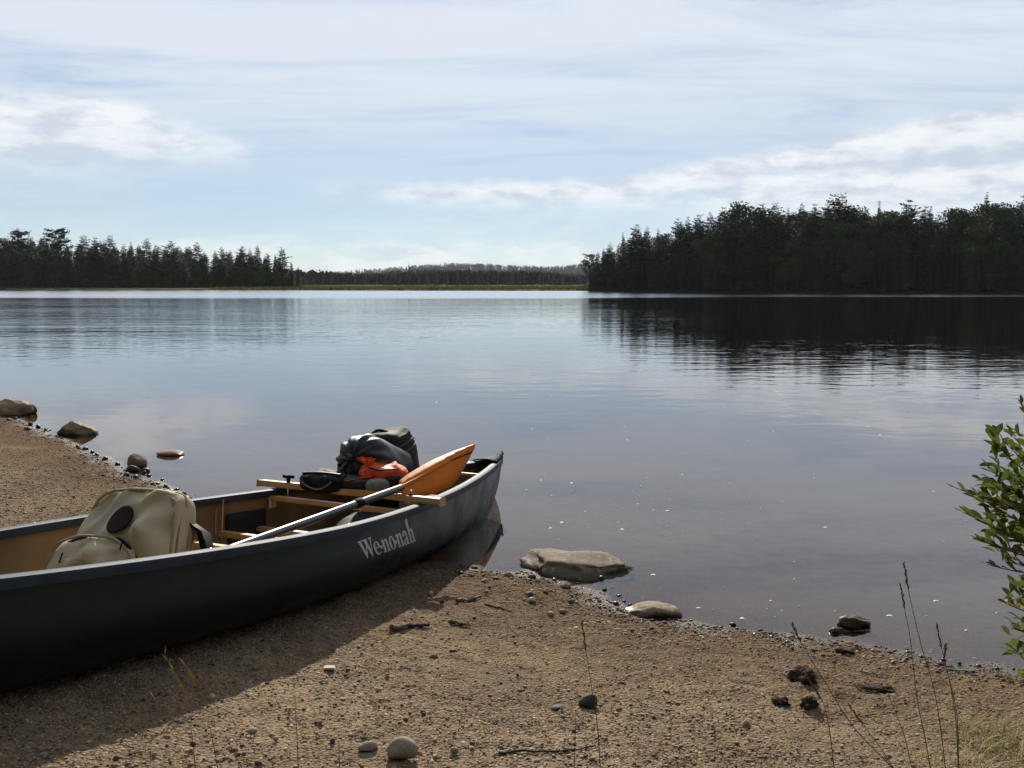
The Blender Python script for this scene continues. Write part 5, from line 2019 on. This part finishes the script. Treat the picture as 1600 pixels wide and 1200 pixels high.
def shrub():
    rng = random.Random(21)
    base = Vector((1.78, 2.78, gz(1.78, 2.78) - .03))
    o = empty('leafy_shrub', base)
    tag(o, 'leafy green shrub reaching in from the right edge over the water', 'shrub')
    tips = [(1489, 762, 2.62, 14), (1512, 775, 2.66, 13), (1500, 800, 2.70, 11), (1548, 690, 2.62, 13), (1565, 690, 2.55, 12), (1540, 735, 2.7, 12), (1578, 700, 2.7, 12), (1592, 632, 2.65, 10), (1604, 650, 2.7, 9),
            (1585, 740, 2.5, 12), (1530, 815, 2.6, 12), (1545, 850, 2.66, 10), (1560, 790, 2.52, 13), (1540, 882, 2.62, 8), (1580, 880, 2.6, 10), (1570, 835, 2.72, 11), (1600, 800, 2.55, 11), (1525, 845, 2.72, 8), (1605, 720, 2.62, 12),
            (1572, 945, 2.55, 11), (1588, 985, 2.5, 10), (1594, 930, 2.62, 10), (1582, 1014, 2.6, 8), (1604, 965, 2.5, 10), (1592, 1056, 2.45, 7), (1606, 1030, 2.6, 7), (1612, 860, 2.6, 10), (1550, 760, 2.62, 11)]
    hubs = [Vector((1.62, 2.72, .42)), Vector((1.66, 2.68, .58)), Vector((1.60, 2.70, .22)), Vector((1.70, 2.72, .72))]
    st = MB()
    for h in hubs:
        mid = base.lerp(h, .5) + Vector((rng.uniform(-.03, .03), 0, .03))
        st.tube([base - base, mid - base, h - base], [.011, .008, .005], 7)
    st.build('main_stem', M_STEM, o)
    for px, py, y, n in tips:
        tip = at_y(px + 4, py, y)
        hub = min(hubs, key=lambda h: (h - tip).length + (0.15 if h.z > tip.z else 0))
        ln = (tip - hub).length
        mid = hub.lerp(tip, .5) + Vector((0, 0, -.04 * ln + rng.uniform(-.02, .02)))
        path = []
        for k in np.linspace(0, 1, 9):
            path.append((hub * (1 - k) ** 2 + mid * 2 * k * (1 - k) + tip * k * k) - base)
        MB().tube(path, [.0036 - .0026 * k for k in np.linspace(0, 1, 9)], 6).build('twig', M_STEM, o)
        for i in range(n):
            k = .42 + .58 * (i / (n - 1)) ** .8
            j = min(int(k * 8), 7)
            f = k * 8 - j
            p = path[j].lerp(path[j + 1], f)
            t = (path[j + 1] - path[j]).normalized()
            az = i * 2.4 + rng.uniform(-.5, .5)
            ref = Vector((0, 0, 1)) if abs(t.z) < .9 else Vector((1, 0, 0))
            u = t.cross(ref).normalized()
            w = u.cross(t)
            out = (u * math.cos(az) + w * math.sin(az))
            spread = rng.uniform(.35, .85) * (1.15 - .75 * k)
            d = (t + out * (spread * 1.3) + Vector((0, 0, .28))).normalized()
            r_ = rng.random()
            me = LEAVES[rng.randrange(5)] if r_ < .84 else LEAVES[5] if r_ < .95 else LEAVES[6]
            if py > 840 and py < 900 and r_ > .7:
                me = LEAVES[6]
            lf = link('leaf', me, o)
            L = rng.uniform(.036, .060) * (1.0 if k < .93 else .75)
            zz = (out * -.4 + Vector((rng.uniform(-.4, .4), rng.uniform(-.6, .2), 1))).normalized()
            y_ = zz.cross(d).normalized()
            z_ = d.cross(y_)
            M = Matrix((d, y_, z_)).transposed().to_4x4()
            lf.matrix_local = Matrix.Translation(p) @ M @ Matrix.Diagonal((L, L * rng.uniform(.65, 1.05), L, 1))

    # the crowded leaves deeper in the bush
    r2 = np.random.default_rng(31)
    V, F = [], []
    lv = np.array([v.co[:] for v in LEAVES[0].vertices])
    lf = [tuple(p.vertices) for p in LEAVES[0].polygons]
    for cx, cy, sx, sy, n in ((1592, 735, 28, 40, 100), (1582, 800, 34, 36, 120), (1590, 850, 26, 26, 50), (1600, 970, 16, 40, 60)):
        for i in range(n):
            q = at_y(cx + sx * float(np.clip(r2.normal(), -1.3, 2)), cy + sy * float(np.clip(r2.normal(), -1.3, 1.3)), r2.uniform(2.58, 2.8)) - base
            d = Vector((r2.normal(-.5, .6), r2.normal(0, .5), r2.normal(.55, .4))).normalized()
            u = d.cross(Vector((r2.normal(), r2.normal(), 1.2))).normalized()
            w = u.cross(d)
            L = r2.uniform(.032, .056)
            o_ = len(V)
            V += [q + (d * a + u * b + w * c) * L for a, b, c in lv]
            F += [tuple(i_ + o_ for i_ in f) for f in lf]
    link('inner_leaves', mesh('inner_leaves', V, F, M_LEAF, True), o)['kind'] = 'stuff'


shrub()

# ------------------------------------------------------------------ grasses
M_GSTEM = mat('dry_grass_stem', (0.11, 0.070, 0.042), 0.8, 0.35, 20)
M_GHEAD = mat('dry_seed_head', (0.15, 0.085, 0.055), 0.85, 0.4, 60)
M_GPALE = mat('pale_dry_grass', (0.46, 0.36, 0.17), 0.8, 0.35, 20, transl=.3)
M_GGREEN = mat('green_grass', (0.13, 0.17, 0.04), 0.7, 0, 8, color2=(0.24, 0.22, 0.075), transl=.35, rnd=.2)


def grass_stem(pts, y, label, head=True, r=.0012, m=None, hm=None, group=None):
    """pts: points down one stem in the photograph, tip first; the stem grows from the ground at depth y"""
    path = [at_y(px, py, y + .02 * i) for i, (px, py) in enumerate(pts)]
    # continue to the ground
    d = (path[-1] - path[-2]).normalized()
    e = path[-1].copy()
    for _ in range(200):
        if e.z <= gz(e.x, e.y):
            break
        e = e + d * .01
    e.z = gz(e.x, e.y) - .003
    path.append(e)
    base = path[-1].copy()
    # smooth
    P = [q - base for q in path]
    S = []
    for i in range(len(P) - 1):
        p0, p1, p2, p3 = P[max(i - 1, 0)], P[i], P[i + 1], P[min(i + 2, len(P) - 1)]
        for k in np.linspace(0, 1, 5)[:-1]:
            S.append(.5 * ((2 * p1) + (p2 - p0) * k + (2 * p0 - 5 * p1 + 4 * p2 - p3) * k * k + (3 * p1 - p0 - 3 * p2 + p3) * k ** 3))
    S.append(P[-1])
    o = empty('wild_grass', base)
    tag(o, label, 'grass', group)
    n = len(S)
    MB().tube(S, [r * (.45 + .75 * k / n) for k in range(n)], 5).build('stalk', m or M_GSTEM, o)
    if head:
        rng = random.Random(int(base.x * 1000))
        hb = MB()
        t = (S[0] - S[1]).normalized()
        for k in range(16):
            q = S[0] - t * (.004 * k) if k < 4 else S[0].lerp(S[min(4, n - 1)], min(1, k / 16))
            dv = (t + Vector((rng.uniform(-.35, .35), rng.uniform(-.35, .35), rng.uniform(0, .2)))).normalized()
            hb.tube([q, q + dv * .006, q + dv * .013], [.0005, .0016, .0003], 5)
        hb.build('seed_head', hm or M_GHEAD, o)
    return o


grass_stem([(1413, 884), (1420, 925), (1439, 1007), (1459, 1075), (1470, 1140), (1476, 1190)], 2.12, 'tallest dry grass stem, its dark seed head over the water')
grass_stem([(1408, 917), (1414, 955), (1422, 996), (1433, 1092), (1445, 1150), (1453, 1197)], 2.10, 'second tallest dry grass stem, just left of the tallest')
grass_stem([(1464, 979), (1472, 1015), (1481, 1053), (1495, 1115), (1498, 1197)], 2.08, 'reddish grass stem right of the tallest, its head over the waterline')
grass_stem([(1478, 1010), (1474, 1030), (1481, 1053), (1493, 1120), (1497, 1199)], 2.07, 'short forked grass stem beside the reddish one')
grass_stem([(1239, 978), (1252, 1005), (1287, 1062), (1332, 1134), (1392, 1197)], 2.14, 'long slanting grass stem leaning left over the mud clods')
grass_stem([(1262, 1060), (1285, 1095), (1296, 1140), (1303, 1197)], 2.10, 'thin upright grass stem below the largest mud clod')
grass_stem([(1328, 1104), (1350, 1135), (1374, 1166), (1396, 1200)], 2.09, 'low slanting grass stem parallel to the long leaning one')
grass_stem([(1388, 1087), (1398, 1110), (1413, 1149), (1425, 1200)], 2.08, 'thin grass stem left of the foot of the two tall stems', False)
grass_stem([(910, 975), (916, 1020), (925, 1079), (933, 1130), (938, 1198)], 2.12, 'lone thin grass stem in front of the dark grey angular stone')
grass_stem([(900, 1110), (899, 1140), (897, 1200)], 2.08, 'short grass stem left of the lone stem by the dark stone', False)
grass_stem([(461, 1090), (462, 1120), (464, 1150), (466, 1200)], 2.10, 'lone thin upright grass stem on the gravel right of the canoe shadow', False)
grass_stem([(529, 1158), (530, 1178), (530, 1200)], 2.09, 'short upright grass stem beside the small black pebble', False)
grass_stem([(298, 1135), (302, 1165), (305, 1200)], 2.10, 'first of three thin stems below the dry grass by the shadow', False)
grass_stem([(325, 1125), (333, 1160), (340, 1200)], 2.10, 'second of three thin stems below the dry grass by the shadow', False)
grass_stem([(352, 1150), (362, 1170), (378, 1200)], 2.10, 'last of three thin slanting stems below the dry grass', False)


def oat_grass(label, stems, y):
    """dry grass with pale spikelets; stems: (tip, foot) in the photograph"""
    foot = gpt(*stems[0][1])
    o = empty('dry_grass', foot)
    tag(o, label, 'grass')
    rng = random.Random(len(stems))
    for tip, ft in stems:
        b = gpt(*ft)
        t = at_y(tip[0], tip[1], b.y - .01)
        b.z = gz(b.x, b.y)
        P = [b - foot, b.lerp(t, .5) + Vector((.006, 0, .006)) - foot, t - foot]
        MB().tube(P, [.0011, .0009, .0006], 5).build('stalk', M_GPALE, o)
        d = (t - b).normalized()
        hb = MB()
        for k in range(5):
            q = b.lerp(t, .55 + .11 * k) - foot
            dv = (d + Vector((rng.uniform(-.5, .5), rng.uniform(-.3, .3), .1))).normalized()
            hb.tube([q, q + dv * .010, q + dv * .026], [.0005, .0024, .0003], 5)
        hb.build('spikelet', M_GPALE, o)


oat_grass('pale dry grass with spikelets standing against the canoe shadow', [((257, 1021), (292, 1110)), ((270, 1046), (296, 1108)), ((288, 1037), (322, 1100)), ((297, 1060), (322, 1100)), ((316, 1062), (330, 1095))], 2.5)
oat_grass('small pale dry grass tuft just left of the taller dry grass', [((240, 1090), (252, 1118)), ((231, 1112), (246, 1120)), ((276, 1096), (284, 1112))], 2.5)


def grass_tuft(label, cx, cy, spread, n, hgt, seed, green=.7):
    rng = random.Random(seed)
    g = gpt(cx, cy)
    o = empty('grass_tuft', g)
    tag(o, label, 'grass tuft')
    for nm, m, cnt in (('green_blades', M_GGREEN, int(n * green)), ('dry_blades', M_GPALE, int(n * (1 - green)))):
        V, F = [], []
        for i in range(cnt):
            a, r = rng.random() * 6.28, spread * math.sqrt(rng.random())
            bx, by = g.x + r * math.cos(a), g.y + r * math.sin(a)
            b = Vector((bx, by, gz(bx, by) - .003)) - g
            h = hgt * rng.uniform(.5, 1.2)
            ln = Vector((rng.uniform(-1, 1), rng.uniform(-.8, .8), 0)) * h * .9
            wv = Vector((-ln.y, ln.x, 0)).normalized() * .0016
            s0 = len(V)
            for k in np.linspace(0, 1, 6):
                q = b + ln * k ** 1.8 + Vector((0, 0, h * (k - .42 * k * k * rng.uniform(.8, 1.2))))
                V += [q - wv * (1.05 - k), q + wv * (1.05 - k)]
            for k in range(5):
                F.append((s0 + 2 * k, s0 + 2 * k + 1, s0 + 2 * k + 3, s0 + 2 * k + 2))
        link(nm, mesh(nm, V, F, m, True), o)['kind'] = 'stuff'


grass_tuft('green and straw grass tuft in the lower right corner', 1585, 1165, .16, 230, .10, 3)
grass_tuft('sparse straw grass tuft left of the green corner tuft', 1525, 1150, .12, 60, .09, 4, .3)
grass_tuft('small grass tuft at the waterline under the shrub', 1590, 1060, .10, 50, .06, 5, .6)
grass_tuft('low grass tuft at the bottom edge below the mud clods', 1210, 1215, .06, 26, .06, 6, .8)

grass_tuft('tall straw-coloured grass tuft at the bottom right below the shrub', 1570, 1205, .14, 90, .15, 8, .25)
grass_tuft('thin dry grass tuft around the feet of the tall stems', 1470, 1205, .10, 60, .10, 9, .35)

# ------------------------------------------------------------------ woods on the bank behind the viewer (they close off the sky on that side)


def bank_woods():
    rng = np.random.default_rng(19)
    VV, FF, o = [], [], 0
    for i in range(46):
        x = rng.uniform(-26, 26)
        y = -rng.uniform(6.5, 17)
        h = rng.uniform(8, 13)
        n = 520
        zz = rng.random(n)
        rr = h * .22 * np.sqrt(np.clip(1 - ((zz - .5) / .55) ** 2, .02, 1)) * np.sqrt(rng.random(n))
        a = rng.random(n) * 6.283
        z0 = 1.0
        P = np.c_[x + np.cos(a) * rr, y + np.sin(a) * rr, z0 + zz * h]
        D = rng.normal(size=(n, 3))
        D /= np.linalg.norm(D, axis=1)[:, None]
        V, F = tri_cloud(P, D, rng.uniform(.3, .7, n), rng.uniform(.12, .25, n), rng, 1)
        VV.append(V)
        FF.append(F + o)
        o += len(V)
    tag(link('bank_woods', mesh('bank_woods', np.vstack(VV), np.vstack(FF), M_BROAD)), 'leafy woods on the bank behind the beach', 'woods', kind='stuff')


bank_woods()
